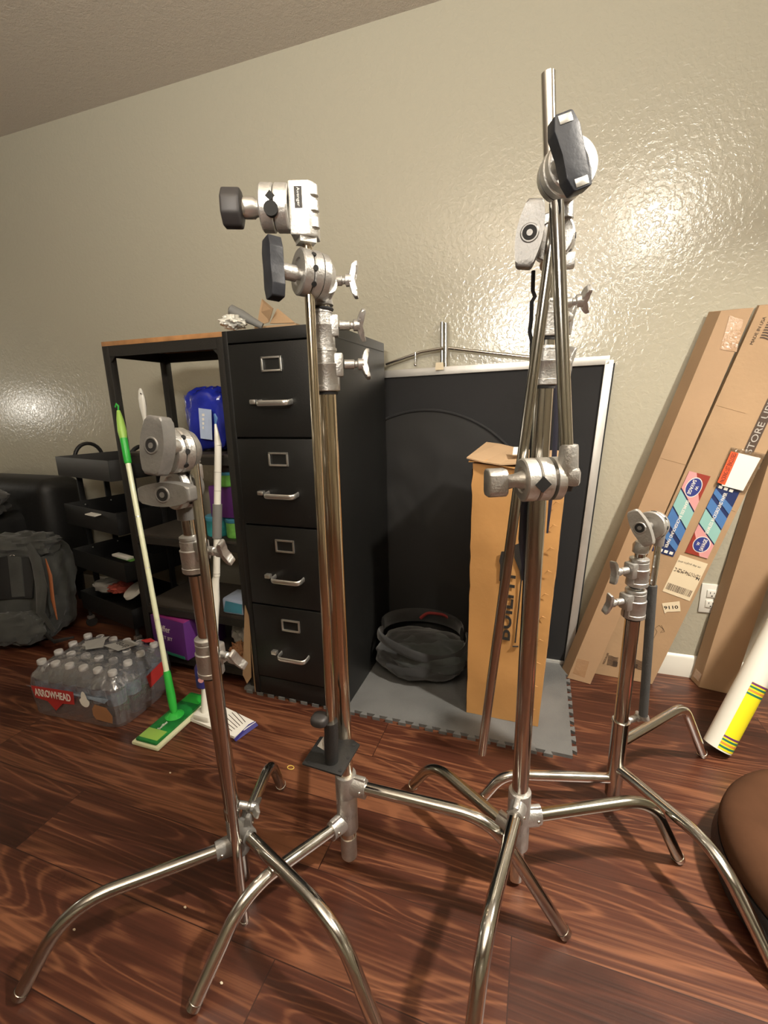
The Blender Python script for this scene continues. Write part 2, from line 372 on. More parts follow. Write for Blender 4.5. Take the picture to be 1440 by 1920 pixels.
# wall outlet
o0 = V((.6535, WALL, .341))
t = thing('wall_outlet', 'white double socket wall outlet between the leaning cartons', 'outlet', o0)
MB().box(o0+V((0, -.003, 0)), (.072, .006, .118), bev=.002).build('cover_plate', 'outlet_white', t)
for dz in (.021, -.021):
    rc = MB().box(o0+V((0, -.0075, dz)), (.034, .004, .030), bev=.0018).build('socket', 'outlet_white', t)
    h = MB(); h.box(o0+V((-.0065, -.0097, dz+.004)), (.002, .001, .008)); h.box(o0+V((.0065, -.0097, dz+.004)), (.002, .001, .006))
    h.lathe([(.0025, 0), (.0025, .001)], FR(o0+V((0, -.0092, dz-.008)), (0, -1, 0)), seg=12); h.build('slot', 'black_hole', rc)

# ------------------------------------------------------------------ floor mat with interlocking edge
mx0, mx1, my0, my1 = -1.06, .150, 1.318, 1.905
def toothed(a, b, out, first=.02, pitch=.048, dpt=.014):
    a, b = V(a), V(b); L = (b-a).length; u = (b-a)/L; res = []; k = first
    while k + pitch < L:
        for s_, o_ in ((k+.006, 0), (k, dpt), (k+pitch*.5+.004, dpt), (k+pitch*.5-.002, 0)): res.append(a+u*s_+V(out)*o_)
        k += pitch
    return [a] + res
poly = toothed((mx0, my0), (mx1, my0), (0, -1)) + toothed((mx1, my0), (mx1, my1), (1, 0)) + [V((mx1, my1)), V((mx0, my1))]
mo = MB().prism([(p[0], p[1]) for p in poly], .012, Matrix.Translation((0, 0, .006)))
tag(mo.build('foam_floor_mat', 'foam_mat', smooth=False), 'grey interlocking foam floor mat with toothed edge under cabinet and carton', 'mat')
MZ = .012

# ------------------------------------------------------------------ filing cabinet
cx0, cx1, cy0, cy1, cz1 = -.994, -.616, 1.303, 1.825, 1.333
t = thing('filing_cabinet', 'tall black four drawer metal filing cabinet with chrome handles', 'cabinet', ((cx0+cx1)/2, (cy0+cy1)/2, MZ))
W = cx1-cx0; body = MB(); z0 = MZ+.001
body.box(((cx0+cx1)/2, (cy0+cy1)/2+.010, (z0+cz1)/2), (W, cy1-cy0-.02, cz1-z0), bev=.003)
fw = .020
body.box((cx0+fw/2, cy0+.010, (z0+cz1)/2), (fw, .02, cz1-z0-.002), bev=.002); body.box((cx1-fw/2, cy0+.010, (z0+cz1)/2), (fw, .02, cz1-z0-.002), bev=.002)
body.box(((cx0+cx1)/2, cy0+.010, cz1-.020), (W-2*fw, .02, .038), bev=.002); body.box(((cx0+cx1)/2, cy0+.012, z0+.038), (W-2*fw, .018, .075), bev=.002)
body.box((cx1+.0005, (cy0+cy1)/2, cz1-.034), (.001, cy1-cy0-.03, .003))
body.build('body', 'cabinet_black', t)
dz0, dz1 = z0+.079, cz1-.041; dh = (dz1-dz0)/4; xc = (cx0+cx1)/2
for k in range(4):
    zb = dz0+k*dh; zc = zb+dh/2
    d = MB().box((xc, cy0+.006, zc), (W-2*fw-.006, .02, dh-.006), bev=.003).build('drawer', 'cabinet_black', t)
    lz = zb+dh*.77; lx = xc-.008
    h = MB(); fr = (.074, .046); b_ = .0065
    for sx in (-1, 1): h.box((lx+sx*(fr[0]-b_)/2, cy0-.007, lz), (b_, .006, fr[1]), bev=.0015)
    for sz in (-1, 1): h.box((lx, cy0-.007, lz+sz*(fr[1]-b_)/2), (fr[0], .006, b_), bev=.0015)
    h.build('label_holder', 'satin_silver', d)
    hz = zb+dh*.385; hw = .056
    pts = fillet([(xc-hw, cy0-.002, hz), (xc-hw, cy0-.040, hz-.004), (xc+hw, cy0-.040, hz-.004), (xc+hw, cy0-.002, hz)], .02)
    MB().path(pts, .0065, 12, flat=(1.35, .6)).build('handle', 'satin_silver', d)
    MB().box((xc-hw-.026, cy0-.010, hz+.001), (.022, .020, .015), bev=.003).build('latch_button', 'satin_silver', d)
MB().box((cx0-.008, cy0+.02, .70), (.003, .02, .02)).build('hinge_tab', 'cabinet_black', t)

# things on the cabinet
def seg3(p, q, r, seg=16): return MB().tube(p, q, r)
a = WY(432, 580, 1.42); b = WY(492, 612, 1.46)
mb = MB(); pts = [a, a*.66+b*.34, a*.3+b*.7, b]; mb.path([pts[0]-(b-a)*.05]+pts, [.006, .017, .018, .013, .011], 18)
tag(mb.build('foam_tube', 'grey_foam'), 'grey rounded foam tube lying on top of the filing cabinet', 'tube')
mb = MB().blob(WY(437, 607, 1.40)+V((0, 0, .004)), (.036, .05, .022), amp=.35, fr=3, seed=3)
tag(mb.build('plastic_bag', 'white_plastic'), 'crumpled white plastic bag at left corner of the cabinet top', 'bag')
t = thing('cardboard_box', 'open brown cardboard box with raised flaps on top of filing cabinet', 'box', (-.93, 1.5, cz1))
bx = MB().box((-.915, 1.60, cz1+.022), (.17, .2, .04)); bx.build('box_body', 'cardboard', t, smooth=False)
Yb = 1.498
quad('flap', [WY(482, 611, Yb), WY(486, 585, Yb), WY(491, 560, Yb), WY(512, 578, Yb-.03), WY(504, 604, Yb)], 'cardboard', t, .003)
quad('flap', [WY(506, 606, Yb), WY(520, 578, Yb+.04), WY(553, 605, Yb)], 'cardboard', t, .003)

# ------------------------------------------------------------------ framed black fabric flat against the wall
t = thing('fabric_flat', 'large black fabric flat in silver aluminium frame leaning on wall', 'flat', (-.25, 1.88, MZ))
p00 = V((-.80, 1.862, MZ)); p10 = V((.160, 1.862, MZ)); p11 = V((.222, 1.898, 1.232)); p01 = V((-.74, 1.898, 1.215))
def bar(mb, a, b, wd, th, nrm):
    a, b = V(a), V(b); M = FR((a+b)/2, b-a, nrm); mb.box((0, 0, 0), (th, wd, (b-a).length), M, bev=.001)
nn = (p10-p00).cross(p01-p00).normalized()
for a, b, wd in ((p00, p10, .024), (p10, p11, .028), (p11, p01, .030), (p01, p00, .028)):
    mb = MB(); bar(mb, a, b, wd, .022, nn); mb.build('frame_rail', 'frame_aluminium', t)
c_ = (p00+p10+p11+p01)/4
vv = [p + (c_-p)*.02 for p in (p00, p10, p11, p01)]
quad('black_fabric', vv, 'black_cloth', t, .003)
mb = MB(); 
for dx in (0,): bar(mb, p10+V((.017, .012, 0)), p11+V((.017, .012, -.01)), .008, .012, nn)
mb.build('side_trim', 'black_cloth', t)

# round collapsible reflector resting on the flat
mb = MB(); cR = V((-.450, 1.842, .541)); RR = 1.0; RA, RB = .481, .526; nr = V((0, -1, 0)).normalized()
M = FR(cR, nr, (1, 0, 0)); vs_ = []; fs = []; nu, nvv = 96, 22
for j in range(nvv+1):
    rr = RR*j/nvv
    for i in range(nu):
        th = 2*PI*i/nu; p = V((rr*RA*math.cos(th), rr*RB*math.sin(th), 0))
        fold = (.0025*math.sin(th*31+4*math.sin(th*3))*(j/nvv)**3*(1-(j/nvv)**8) + .005*noise.noise(V((p.x*7, p.y*7, 3))) + .002*noise.noise(V((p.x*24, p.y*12, 3))))*min(1, 3*(1-j/nvv))
        vs_.append(p+V((0, 0, fold)))
for j in range(nvv):
    for i in range(nu): fs.append((j*nu+i, j*nu+(i+1) % nu, (j+1)*nu+(i+1) % nu, (j+1)*nu+i))
mb.faces(vs_, fs, M)
t = thing('round_reflector', 'black round collapsible reflector with wrinkled fabric behind the tall carton', 'reflector', (cR.x, cR.y, MZ))
mb.build('fabric_disc', 'black_cloth_soft', t)
MB().path([M @ V((RA*math.cos(2*PI*k/96), RB*math.sin(2*PI*k/96), 0)) for k in range(97)], .006, 8).build('rim', 'black_cloth', t)

# light stand parts resting over the flat
t = thing('folded_light_stand', 'chrome folded light stand poking over top of black flat', 'stand', (-.37, 1.905, 1.25))
Ys = 1.902
g = WY(836, 606, Ys); g2 = WY(836, 688, Ys)
MB().tube(g2, g, .0125).build('spigot', 'bright_steel', t)
MB().tube(WY(829, 688, Ys+.01), WY(829, 604, Ys+.01), .008).build('side_tube', 'chrome_dull', t)
MB().path([WY(836, 652, Ys), WY(790, 660, Ys), WY(724, 683, Ys)], .0065, 10).build('leg', 'chrome_dull', t)
MB().path([WY(836, 652, Ys), WY(905, 660, Ys), WY(995, 670, Ys)], .0065, 10).build('leg', 'chrome_dull', t)
MB().tube(WY(779, 660, Ys-.01), WY(779, 683, Ys-.01), .004).build('hook', 'bright_steel', t)
MB().blob(WY(779, 684, Ys-.01), (.007, .007, .007)).build('hook_tip', 'bright_steel', t)
MB().tube(WY(1040, 664, Ys), WY(1066, 662, Ys), .006).build('screw', 'cast_aluminium', t)
MB().box(WY(1071, 662, Ys), (.014, .014, .026), bev=.003).build('knob', 'cast_aluminium', t)
quad('tape', [WY(817, 680, 1.872), WY(831, 679, 1.872), WY(832, 693, 1.872), WY(816, 694, 1.872)], 'cream_paper', t, .001)

# ------------------------------------------------------------------ tall orange-brown carton
bl = V((-.197, 1.425, MZ+.001)); br = V((.046, 1.422, MZ+.001)); dep = V((.018, .26, 0))
tl = V((-.198, 1.440, .905)); tr = V((.079, 1.440, .880))
t = thing('tall_carton', 'tall narrow orange-brown shipping carton standing on grey foam mat', 'box', (-.07, 1.55, MZ))
vs_ = []; ny, nx = 26, 8
def carton_pt(u_, v_, back):
    a = bl.lerp(br, u_); b_ = tl.lerp(tr, u_); p = a.lerp(b_, v_) + dep*back
    if back < .5: p += V((0, -.010*math.sin(PI*u_)*math.sin(PI*v_) - .004*noise.noise(V((u_*4, v_*9, 1))), 0))
    return p
fs = []
mb = MB(); loop = [(i/nx, 0) for i in range(nx+1)] + [(1, j/5) for j in range(1, 6)] + [(1-i/nx, 1) for i in range(1, nx+1)] + [(0, 1-j/5) for j in range(1, 5)]
n_ = len(loop)
for j in range(ny+1):
    for (u_, bk) in loop:
        p = carton_pt(u_, j/ny, bk)
        if abs(u_-1) < 1e-6 or u_ == 0: p += V((.004*noise.noise(V((bk*5, j*.9, 4))), 0, 0))
        vs_.append(p)
for j in range(ny):
    for i in range(n_): fs.append((j*n_+i, j*n_+(i+1) % n_, (j+1)*n_+(i+1) % n_, (j+1)*n_+i))
fs.append(tuple(range(n_-1, -1, -1))); fs.append(tuple(range(ny*n_, ny*n_+n_)))
mb.faces(vs_, fs); mb.build('carton_body', 'cardboard_orange', t, ang=30)
for k, (dz, ov, mt) in enumerate(((.004, .008, 'cardboard_orange'), (.011, .014, 'cardboard'))):
    q = [tl+V((-ov-.004, -ov, dz+.004)), tr+V((ov, -ov, dz)), tr+dep+V((ov, ov, dz+.02)), tl+dep+V((-ov*.5, ov, dz+.03))]
    e1 = [q[0].lerp(q[1], s_/6)+V((0, .004*math.sin(s_*2.1+k), .005*math.sin(s_*1.7+k*2))) for s_ in range(7)]
    e2 = [q[3].lerp(q[2], s_/6)+V((0, 0, .005*math.sin(s_*1.3+k))) for s_ in range(7)]
    mb = MB(); vs_ = e1+e2+[p+V((0, 0, -.004)) for p in e1+e2]
    fs = [(i, i+1, i+8, i+7) for i in range(6)]+[(14+i, 14+i+7, 14+i+8, 14+i+1) for i in range(6)]+[(i, 14+i, 15+i, i+1) for i in range(6)]+[(7+i, 8+i, 22+i, 21+i) for i in range(6)]+[(0, 7, 21, 14), (6, 20, 27, 13)]
    mb.faces(vs_, fs); mb.build('flap', mt, t, smooth=False)
# strip of tape and paper on top, printed marks
qz = tl.z+.030
quad('paper_label', [WY(963, 838, 1.56), WY(985, 838, 1.56), WY(985, 852, 1.50), WY(961, 852, 1.50)], 'white_paper', t, .002)
cf = (tl+tr)/2
def CF(x, y, off=.016): return WY(x, y, 1.428+.012*max(0, min(1, (1340-y)/460))-off)
def on_carton(x, y, off=.013): return CF(x, y, off)
# lettering runs upward
p_a, p_b = CF(940, 1200), CF(957, 1010)
up_d = (p_b-p_a).normalized(); text('lettering', 'BUILHT', CF(949, 1135), up_d, (p_a-CF(990, 1204)), .044, 'printed_black', t, fit=(p_b-p_a).length*.70, bold=.02)
mb = MB(); mb.tube(CF(966, 1205), CF(985, 1010), .0022, seg=8); mb.build('printed_pole', 'printed_black', t)
mb = MB(); mb.path([CF(961, 1212), CF(972, 1212)], .0024, 8); mb.build('printed_base', 'printed_black', t)
pts = [CF(x, y) for x, y in ((965, 1022), (980, 1016), (990, 1040), (988, 1070), (977, 1094), (974, 1070), (964, 1045))]
quad('printed_blade', pts, 'printed_black', t, .001)
pts = [CF(x, y) for x, y in ((940, 1034), (956, 1034), (957, 1052), (954, 1060), (957, 1082), (936, 1090), (938, 1060), (936, 1052))]
quad('printed_shape', pts, 'printed_black', t, .001)
for k in range(10):
    y = 940+k*43; x = 1043-k*5.2
    MB().path([CF(x-7, y+7, .0135), CF(x, y+1, .0145), CF(x+7, y+4, .0135)], [.0007, .0018, .0007], 8).build('dent', 'cardboard_orange', t)
quad('dark_side_sheet', [carton_pt(0, 0, .03)+V((-.003, 0, .01)), carton_pt(0, 1, .03)+V((-.003, 0, -.02)), carton_pt(0, 1, .95)+V((-.003, 0, -.02)), carton_pt(0, 0, .95)+V((-.003, 0, .01))], 'printed_brown', t, .0006)  # dark brown sheet covering the carton's left side

# ------------------------------------------------------------------ folded grey bag on the mat
t = thing('folded_bag', 'folded grey nylon bag lying on mat left of tall carton', 'bag', (-.43, 1.64, MZ))
mb = MB().blob((-.415, 1.65, MZ+.075), (.190, .145, .080), amp=.10, fr=2.0, sq=.85, seed=5, nu=64, nv=36, flatb=True); mb.build('bag_body', 'dark_grey_cloth', t)
mb = MB().blob((-.38, 1.62, MZ+.100), (.155, .115, .055), amp=.10, fr=2.2, sq=.8, seed=9, nu=56, nv=30); mb.build('bag_flap', 'grey_cloth', t)
pts = [V((-.415+.185*math.cos(a), 1.65+.145*math.sin(a), MZ+.145+.02*math.sin(a*2))) for a in [PI*.95+k*PI*1.15/20 for k in range(21)]]
MB().path(pts, .012, 10, flat=(1.6, .5)).build('binding', 'dark_grey_cloth', t)
pts = [V((-.43+.17*math.cos(a), 1.69+.13*math.sin(a), MZ+.160)) for a in [k*PI/14 for k in range(15)]]
MB().path(pts, .02, 10, flat=(1.6, .4)).build('rim_roll', 'dark_grey_cloth', t)
MB().path(fillet([(-.46, 1.79, MZ+.155), (-.43, 1.795, MZ+.185), (-.35, 1.795, MZ+.185), (-.32, 1.79, MZ+.155)], .02), .007, 8, flat=(1, .4)).build('red_tag', 'red_webbing', t)

# ------------------------------------------------------------------ grip hardware
GR_ = dict(zip((), ()))
def handle_poly(L, Wd, waist=.8):
    P = []
    for s_, ww in ((-.5, .52), (-.485, .66), (-.30, .92), (-.12, 1.0*waist+.2*(1-waist)), (0, waist), (.12, 1.0*waist+.2*(1-waist)), (.30, .92), (.485, .66), (.5, .52)): P.append((s_*L, ww*Wd/2))
    return P + [(x, -y) for x, y in reversed(P)]
def handle_lens(L, Wd):
    P = [(L*(-.5+k/12), Wd/2*(.58+.42*math.sin(PI*k/12))) for k in range(13)]
    return P + [(x, -y) for x, y in reversed(P)]
def t_handle(parent, c, axis, hdir, L=.112, Wd=.044, T=.021, mt='grey_handle', shape='lens', slots=False, hole=True, shaft=.04):
    "cast T handle whose outer face looks along axis; its shaft runs back along -axis"
    axis = V(axis).normalized(); M = FR(c, axis, hdir)
    poly = handle_lens(L, Wd) if shape == 'lens' else handle_poly(L, Wd, .78)
    h = MB().prism(poly, T, M, bev=.0045, seg=3).build('handle', mt, parent)
    if hole:
        MB().lathe([(.0120, 0), (.0140, .0004), (.0125, .0016), (.0108, .0016), (.0102, 0)], M @ Matrix.Translation((0, 0, T/2)), 24, cap=False).build('hole_rim', mt, h)
        MB().lathe([(.0108, 0), (.0108, .0008)], M @ Matrix.Translation((0, 0, T/2)), 24).build('hole', 'black_hole', h)
        MB().lathe([(.0046, 0), (.0046, .0018)], M @ Matrix.Translation((0, 0, T/2)), 16).build('bolt_end', 'grey_handle', h)
    if slots:
        for s_ in (-1, 1):
            MB().box((s_*L*.41, 0, T/2+.0004), (.011, Wd*.46, .0012), M, bev=.0004).build('end_inset', 'satin_silver', h)
    if shaft: MB().lathe([(.0125, -T/2-shaft*.45), (.0125, -T/2), (.009, -T/2+.002)][::-1] + [(.009, -T/2-shaft*.45), (.009, -T/2-shaft)], M, 24).build('shaft', 'cast_aluminium', parent)
    return h
def discs(parent, c, axis, ref, r=.036, th=.017, n=2, mt='cast_aluminium', holes=True):
    "pair of clamping discs; c is the centre of the pair, axis towards the handle"
    axis = V(axis).normalized(); M = FR(c, axis, ref)
    for k in range(n):
        z = (k-(n-1)/2)*(th+.0012); e = .0022
        pr = [(r*.35, z-th/2+.003), (r*.55, z-th/2+.001), (r-e, z-th/2), (r, z-th/2+e), (r, z+th/2-e), (r-e, z+th/2), (r*.60, z+th/2), (r*.56, z+th/2-.003), (.013, z+th/2-.003)]
        MB().lathe(pr, M, 40).build('clamp_disc', mt, parent)
    if holes:
        for a, s_ in ((0, .0062), (.9, .0045), (PI, .0062), (PI+.9, .0045), (PI*.5, .0045), (-PI*.5, .0045), (2.2, .004), (-.9, .004)):
            mb = MB(); pv = M @ V((math.cos(a)*(r+.0003), math.sin(a)*(r+.0003), 0)); dv = (M.to_3x3() @ V((math.cos(a), math.sin(a), 0)))
            mb.lathe([(s_, -.004), (s_, .0004)], FR(pv, dv, axis), 4 if s_ > .006 else 14); mb.build('rod_hole', 'black_hole', parent)
def wing(parent, c, d, L=.056, mt='cast_aluminium', base=.0, up=(0, 0, 1), tilt=.3):
    "small wing knob on a shaft, pointing along d"
    d = V(d).normalized(); up = V(up); up = (up-d*up.dot(d)).normalized(); side = d.cross(up); up = (up*math.cos(tilt)+side*math.sin(tilt)).normalized()
    MB().lathe([(.0085, 0), (.0085, .018), (.0062, .020), (.0062, .024), (.0105, .026), (.0105, .036)], FR(c, d), 20).build('knob_shaft', mt, parent)
    c2 = V(c)+d*.036
    P = [(-.5, .009), (-.5, .002), (-.40, -.001), (-.24, -.006), (0, -.007), (.24, -.006), (.40, -.001), (.5, .002), (.5, .009), (.36, .0085), (.20, .0035), (0, .003), (-.20, .0035), (-.36, .0085)]
    MB().prism([(x*L, y+.003) for x, y in P], .0165, FR(c2, up.cross(d), up), bev=.0022, seg=2).build('knob', mt, parent)
def collar(parent, c, ax, kd, r=.0235, h=.072, tilt=.3, mt='cast_aluminium', rin=.0175, two=True):
    ax = V(ax).normalized(); M = FR(c, ax, kd); e = .0015
    pr = [(rin, -h/2), (r-e, -h/2), (r, -h/2+e), (r, -h/2+.010), (r-.001, -h/2+.011), (r-.001, h*.08), (r-.0005, h*.09), (r-.0005, h*.12), (r-.003, h*.14), (r-.003, h*.36), (r-.0045, h*.37), (r-.0045, h*.41), (r-.003, h*.42), (r-.0035, h/2-e), (r-.006, h/2), (rin-.003, h/2)]
    k = MB().lathe(pr, M, 32).build('collar', mt, parent)
    kd = V(kd).normalized()
    b = MB().box((r*.75+.004, 0, h*.10), (r*.8, r*1.15, h*.55), M, bev=.004); b.box((r*.75, 0, -h*.22), (r*.5, r*.9, h*.5), M, bev=.004); b.build('boss', mt, k)
    wing(k, V(c)+kd*(r*1.15+.006)+ax*h*.12, kd, tilt=tilt, mt=mt)
    MB().lathe([(rin+.002, 0), (rin+.003, .003), (rin+.002, .006)], FR(V(c)-ax*(h/2+.006), ax), 24).build('ring', 'black_rubber', k)
    return k
def leg(parent, base, foot, z0, z1, sb, mt='chrome', r=.0135, s0=.028, rad=.07):
    b = V((base[0], base[1], 0)); f = V((foot[0], foot[1], 0)); u = (f-b).normalized(); R = (f-b).length
    pts = fillet([b+u*s0+V((0, 0, z0)), b+u*sb+V((0, 0, z1)), b+u*R+V((0, 0, r*.55))], rad, 12)
    l_ = MB().path(pts, r, 20).build('leg', mt, parent); e = (pts[-1]-pts[-2]).normalized()
    MB().path([pts[-1]-e*.012, pts[-1]-e*.001], r+.0008, 20).build('foot_cap', 'chrome_dull', l_); return u
def hub(parent, base, u, z, mt='cast_aluminium', r=.0245, h=.058):
    b = V((base[0], base[1], z)); M = FR(b, (0, 0, 1), u)
    k = MB().lathe([(.0178, -h/2), (r-.001, -h/2), (r, -h/2+.0015), (r, h/2-.003), (r-.001, h/2-.001), (.0178, h/2)], M, 28).build('leg_bracket', mt, parent)
    m2 = MB(); uu = V((u.x, u.y, 0)).normalized()
    m2.path([b+uu*.010, b+uu*.050], [.0205, .0175], 22, flat=(1.25, .95)); m2.box((.032, 0, 0), (.036, .012, h*.95), M, bev=.003); m2.build('socket', mt, k)
    sd = uu.cross(UZ)
    for s_ in (-1, 1): MB().blob(b+uu*.040+sd*(s_*.0165), (.0042, .0042, .0042), nu=12, nv=8).build('rivet', 'bright_steel', k)
def rod(parent, name, a, b, r=.0079, mt='chrome'):
    return MB().tube(a, b, r, seg=24).build(name, mt, parent)

# ------------------------------------------------------------------ stand D (short, right, behind)
D = (.243, 1.18); Dr = V((*D, 0))
t = thing('c_stand', 'short chrome c-stand at the right before the leaning cardboard cartons', 'stand', (*D, 0))
MB().lathe([(.019, .03), (.0205, .031), (.0205, .259), (.0225, .261), (.0225, .265), (.0185, .266)], Matrix.Translation(Dr), 28).build('base_sleeve', 'chrome_dull', t)
MB().lathe([(.0175, .26), (.0175, .575)], Matrix.Translation(Dr), 28).build('base_tube', 'chrome_dull', t)
MB().box(AT(1176, 1151, D, -.0178), (.016, .002, .020), bev=.0005).build('sticker', 'printed_brown', t)
leg(t, D, (.492, .808), .123, .160, .285, 'chrome', s0=.016); leg(t, D, (.534, 1.451), .192, .222, .265, 'chrome', s0=.016, rad=.045); leg(t, D, (-.098, 1.081), .082, .088, .300, 'bright_steel', s0=.016)
wing(t, Dr+V((.018, .008, .262)), (.83, .5, .12), L=.045, tilt=1.2)
KL = -HR
collar(t, Dr+V((0, 0, .600)), (0, 0, 1), (-.9*HR-.25*HF), r=.0275, h=.074, tilt=-.25, rin=.017)
MB().lathe([(.0145, .62), (.0145, .70)], Matrix.Translation(Dr), 24).build('riser_tube', 'chrome', t)
collar(t, Dr+V((0, 0, .682)), (0, 0, 1), (-.85*HR-.3*HF), r=.0255, h=.070, tilt=.1, rin=.0145)
MB().lathe([(.012, .70), (.012, .755)], Matrix.Translation(Dr), 24).build('top_stud', 'chrome', t)
ax = (-.72*HR - .62*HF + .10*UZ).normalized()
gc = AT(1222, 985, D, -.005)
gh = thing('grip_arm', 'short grip arm with black rubber sleeve hanging from the short right stand', 'arm', gc)
discs(t, gc, ax, UZ, r=.0335, th=.016)
MB().lathe([(.012, 0), (.018, .004), (.018, .022), (.013, .03)], FR(Dr+V((0, 0, .728)), (0, 0, 1)), 24).build('head_socket', 'cast_aluminium', t)
MB().tube(Dr+V((0, 0, .745)), gc-ax*.012-UZ*.02, .014).build('head_neck', 'cast_aluminium', t)
hc = AT(1183, 985, D, -.075)
t_handle(t, gc+ax*.066, ax, (.60*HR-.12*HF-.79*UZ), L=.086, Wd=.036, T=.017, mt='cast_aluminium', shaft=.045)
bk = gc-ax*.030
MB().lathe([(.030, 0), (.030, .010), (.020, .016)], FR(gc-ax*.016, -ax), 30).build('arm_disc', 'cast_aluminium', gh)
sk = AT(1237, 1000, D, .03)
MB().tube(sk+UZ*.018, sk-UZ*.030, .0135, .0115).build('arm_socket', 'cast_aluminium', gh)
re = AT(1206, 1341, D, .02); ru = AT(1223, 1100, D, .02)
rod(gh, 'rod', sk-UZ*.02, ru, .0078, 'bright_steel'); MB().tube(ru+V((0, 0, .004)), re, .0108).build('rubber_sleeve', 'rubber_grip', gh)

# ------------------------------------------------------------------ stand C (tallest, centre right)
Cb = (0., .88); Cr = V((*Cb, 0))
t = thing('c_stand', 'tallest chrome c-stand in centre right carrying two long grip arms', 'stand', (*Cb, 0))
MB().lathe([(.0175, .012), (.0175, 1.115)], Matrix.Translation(Cr), 30).build('base_tube', 'chrome_dull', t)
for ft, z0, z1, sb, mt_ in (((-.299, 1.059), .133, .146, .262, 'dark_green_leg'), ((.372, 1.047), .180, .195, .312, 'dark_green_leg'), ((-.058, .462), .225, .238, .300, 'chrome')):
    u = leg(t, Cb, ft, z0, z1, sb, mt_); hub(t, Cb, u, z0)
collar(t, Cr+V((0, 0, 1.150)), (0, 0, 1), (.8*HR+.6*HF), r=.0235, h=.066, tilt=.2)
MB().lathe([(.0150, 1.10), (.0150, 1.23)], Matrix.Translation(Cr), 24).build('riser_tube', 'bright_steel', t)
collar(t, Cr+V((0, 0, 1.228)), (0, 0, 1), (.75*HR+.6*HF), r=.0205, h=.060, tilt=.2, rin=.0145)
MB().lathe([(.0120, 1.25), (.0120, 1.330)], Matrix.Translation(Cr), 24).build('top_stud', 'bright_steel', t)
wing(t, AT(1050, 570, Cb, .0), (HR*.95-HF*.2+UZ*.1), L=.045, tilt=.8)
# its own grip head with grey handle
ax = (-.42*HR - .88*HF - .05*UZ).normalized(); gc = AT(1035, 448, Cb, -.005)
discs(t, gc, ax, UZ, r=.036)
MB().tube(Cr+V((0, 0, 1.31)), V((gc.x, gc.y, gc.z-.01))-ax*.02, .0175).build('head_socket', 'cast_aluminium', t)
MB().lathe([(.036, 0), (.034, .010), (.022, .020)], FR(gc-ax*.018, -ax), 30).build('head_body', 'cast_aluminium', t)
MB().box(AT(1060, 490, Cb, .0), (.03, .025, .022), bev=.003).build('head_lug', 'cast_aluminium', t)
MB().box(AT(1056, 402, Cb, .02), (.028, .025, .04), bev=.004).build('head_lug', 'cast_aluminium', t)
hcp = AT(993, 441, Cb, -.075)
t_handle(t, hcp, (-.30*HR-.95*HF), (.16*HR+.97*UZ), L=.094, Wd=.040, T=.022, mt='grey_handle', shaft=.06)
# arm with black-handled head on top
ax2 = (.10*HR - .97*HF + .05*UZ).normalized()
hc2 = AT(1066, 316, Cb, -.055)
ga = thing('grip_arm', 'long grip arm slanting left from the black handled head of tallest stand', 'arm', hc2)
discs(ga, hc2, ax2, UZ, r=.0385, th=.016, mt='cast_aluminium_bright', holes=False)
t_handle(ga, AT(1068, 291, Cb, -.108), ax2, (.34*HR-.94*UZ), L=.098, Wd=.042, T=.022, mt='dark_handle', shape='waist', slots=True, hole=False, shaft=.055)
MB().lathe([(.038, 0), (.036, .012), (.02, .022)], FR(hc2-ax2*.018, -ax2), 30).build('head_body', 'cast_aluminium', ga)
st = AT(1056, 372, Cb, -.022)
MB().tube(st+UZ*.02+HF*.0, AT(1058, 412, Cb, -.022), .0155, .014).build('head_socket', 'cast_aluminium', ga)
rt_, rb_ = AT(1030, 486, Cb, -.038), AT(903, 1412, Cb, -.035)
rod(ga, 'rod', rt_+(rt_-rb_).normalized()*.06, rb_, .0092, 'chrome_dull')
# arm with its head at the bottom
ab = AT(1063, 862, Cb, -.085); atp = AT(1033, 306, Cb, -.045); dv = (ab-AT(1042, 400, Cb, -.055))
gb = thing('grip_arm', 'upright grip arm on tallest stand, its head and square knob at bottom', 'arm', ab)
rod(gb, 'rod', AT(1043, 380, Cb, -.075), ab, .0105, 'chrome')
MB().lathe([(.0092, 0), (.0105, .001), (.0105, .125), (.0092, .126)], FR(AT(1032, 312, Cb, -.02), AT(1029, 190, Cb, -.02)-AT(1032, 312, Cb, -.02), HR), 28).build('rod_end', 'chrome', gb)
ax3 = (-.995*HR - .07*HF - .02*UZ).normalized(); dc = AT(1002, 899, Cb, -.085)
discs(gb, dc, ax3, UZ, r=.0365, th=.0225, mt='cast_aluminium_bright', holes=False)
rv = (CAM-dc); rv = (rv-ax3*rv.dot(ax3)).normalized(); rv = (rv-UZ*.25).normalized(); rv = (rv-ax3*rv.dot(ax3)).normalized()
MB().lathe([(.0135, -.010), (.0135, .0012)], FR(dc+rv*.0365, rv, ax3), 4).build('square_hole', 'black_hole', gb)
MB().lathe([(.0365, 0), (.0365, .013), (.034, .015)], FR(dc-ax3*.028, -ax3), 40).build('clamp_disc', 'cast_aluminium_bright', gb)
cc = AT(1063, 893, Cb, -.085)
MB().tube(dc-ax3*.040, cc, .0135, .016).build('arm_neck', 'cast_aluminium', gb)
mb = MB().box(cc+V((0, 0, 0)), (.040, .034, .030), FR((0, 0, 0), UZ, HR) if False else None, bev=.007); mb.build('knuckle', 'cast_aluminium', gb)
MB().path([cc-UZ*.014, cc+UZ*.004, cc+UZ*.048, cc+UZ*.052], [.013, .0175, .0145, .0135], 24).build('arm_socket', 'cast_aluminium', gb)
MB().lathe([(.0125, 0), (.009, -.010)], FR(cc-UZ*.014, UZ), 20).build('screw', 'black_knob', gb)
kc = AT(930, 905, Cb, -.095)
